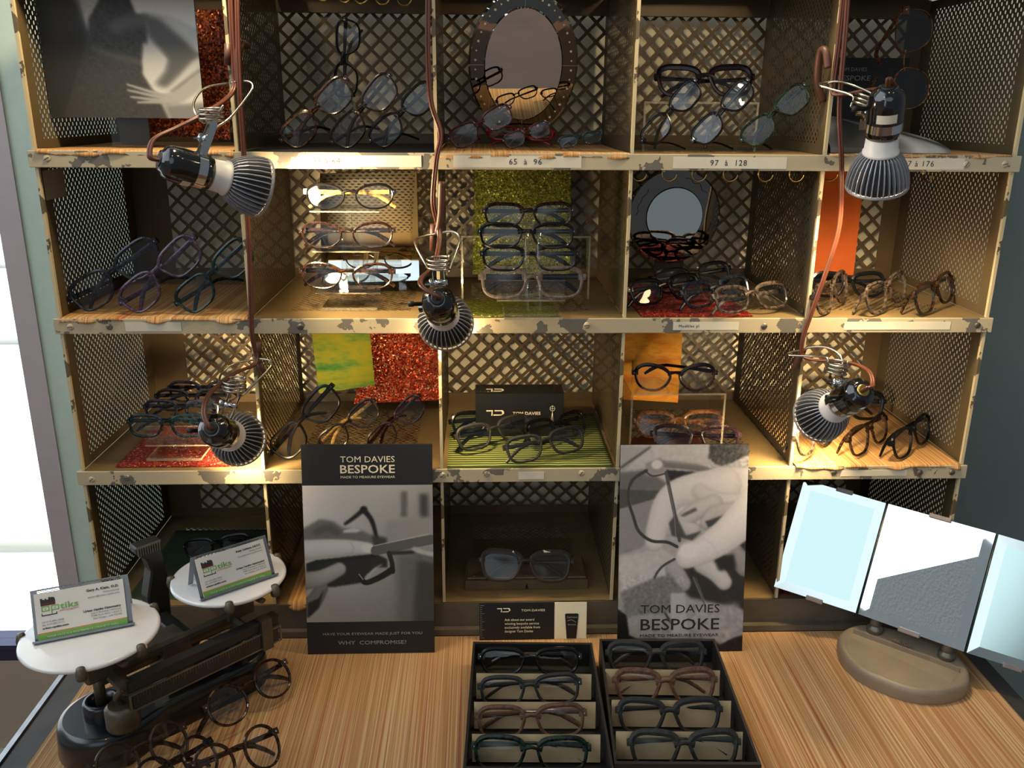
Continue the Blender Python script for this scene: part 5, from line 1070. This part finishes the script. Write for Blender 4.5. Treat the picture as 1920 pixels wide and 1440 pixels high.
# ---------------------------------------------------------------- light and world
w_ = bpy.data.worlds.new('world'); SC.world = w_; w_.use_nodes = True; nt = w_.node_tree; nt.nodes.clear()
ou = nt.nodes.new('ShaderNodeOutputWorld'); bg = nt.nodes.new('ShaderNodeBackground'); tc = nt.nodes.new('ShaderNodeTexCoord'); sx = nt.nodes.new('ShaderNodeSeparateXYZ')
nt.links.new(tc.outputs['Generated'], sx.inputs[0]); mr = nt.nodes.new('ShaderNodeMapRange'); mr.interpolation_type = 'SMOOTHSTEP'
mr.inputs['From Min'].default_value = -.34; mr.inputs['From Max'].default_value = -.58; mr.inputs['To Min'].default_value = 0; mr.inputs['To Max'].default_value = 1
nt.links.new(sx.outputs['X'], mr.inputs['Value']); mx = nt.nodes.new('ShaderNodeMix'); mx.data_type = 'RGBA'; nt.links.new(mr.outputs[0], mx.inputs[0])
mx.inputs[6].default_value = (.14, .155, .165, 1); mx.inputs[7].default_value = (2.5, 2.75, 3.0, 1); 
vd = nt.nodes.new('ShaderNodeVectorMath'); vd.operation = 'DOT_PRODUCT'; nt.links.new(tc.outputs['Generated'], vd.inputs[0]); vd.inputs[1].default_value = tuple(Vector((-.10, -.90, .42)).normalized())
m2 = nt.nodes.new('ShaderNodeMapRange'); m2.interpolation_type = 'SMOOTHSTEP'; m2.inputs['From Min'].default_value = .93; m2.inputs['From Max'].default_value = .96; nt.links.new(vd.outputs['Value'], m2.inputs['Value'])
mx2 = nt.nodes.new('ShaderNodeMix'); mx2.data_type = 'RGBA'; nt.links.new(m2.outputs[0], mx2.inputs[0]); nt.links.new(mx.outputs[2], mx2.inputs[6]); mx2.inputs[7].default_value = (1.0, 1.12, 1.18, 1); nt.links.new(mx2.outputs[2], bg.inputs[0])
sn = bpy.data.lights.new('daylight_sun', 'SUN'); sn.energy = 12; sn.angle = .01; so = bpy.data.objects.new('daylight_sun', sn); COL.objects.link(so); so.matrix_world = basis((0, 4, 6), (1, 0, 0), (0, 1, 0), (0, 0, 1)) @ Vector((.04, .8, .6)).to_track_quat('Z', 'Y').to_matrix().to_4x4()
nt.links.new(bg.outputs[0], ou.inputs[0])
def plight(x, y, z, e, c, r): 
    l = bpy.data.lights.new('ceiling_spot', 'SPOT'); l.energy = e; l.color = c; l.shadow_soft_size = r; l.spot_size = math.radians(130); l.spot_blend = .8; o = bpy.data.objects.new('ceiling_spot', l); COL.objects.link(o); o.location = (x, y, z); return o
for x, y in ((-.5, -1.1), (.35, -.75), (1.0, -.9)): plight(x, y, 2.2, 6.3, (1, .80, .58), .035)
for a, b, e in (((.30, -.07, 1.16), (.16, .16, .85), 9), ((-.42, -.10, 1.17), (-.55, .06, .90), 11)):
    l = bpy.data.lights.new('upper_lamp', 'SPOT'); l.energy = e; l.color = (1, .76, .44); l.spot_size = math.radians(120); l.spot_blend = .7; l.shadow_soft_size = .03
    lo = bpy.data.objects.new('upper_lamp', l); COL.objects.link(lo); lo.location = a; lo.rotation_euler = (Vector(a)-Vector(b)).to_track_quat('Z', 'Y').to_euler()
SC.view_settings.view_transform = 'Standard'; SC.view_settings.look = 'None'; SC.view_settings.exposure = 0; SC.view_settings.gamma = 1; SC.view_settings.use_curve_mapping = False
SC.cycles.use_denoising = True; SC.cycles.max_bounces = 10; SC.cycles.transparent_max_bounces = 24; SC.cycles.glossy_bounces = 5; SC.cycles.diffuse_bounces = 4; SC.cycles.sample_clamp_indirect = 3; SC.cycles.caustics_reflective = False; SC.cycles.caustics_refractive = False
if __name__ == '__main__':
    import os
    if os.environ.get('GDBG'): [print(g) for g in GLOG]
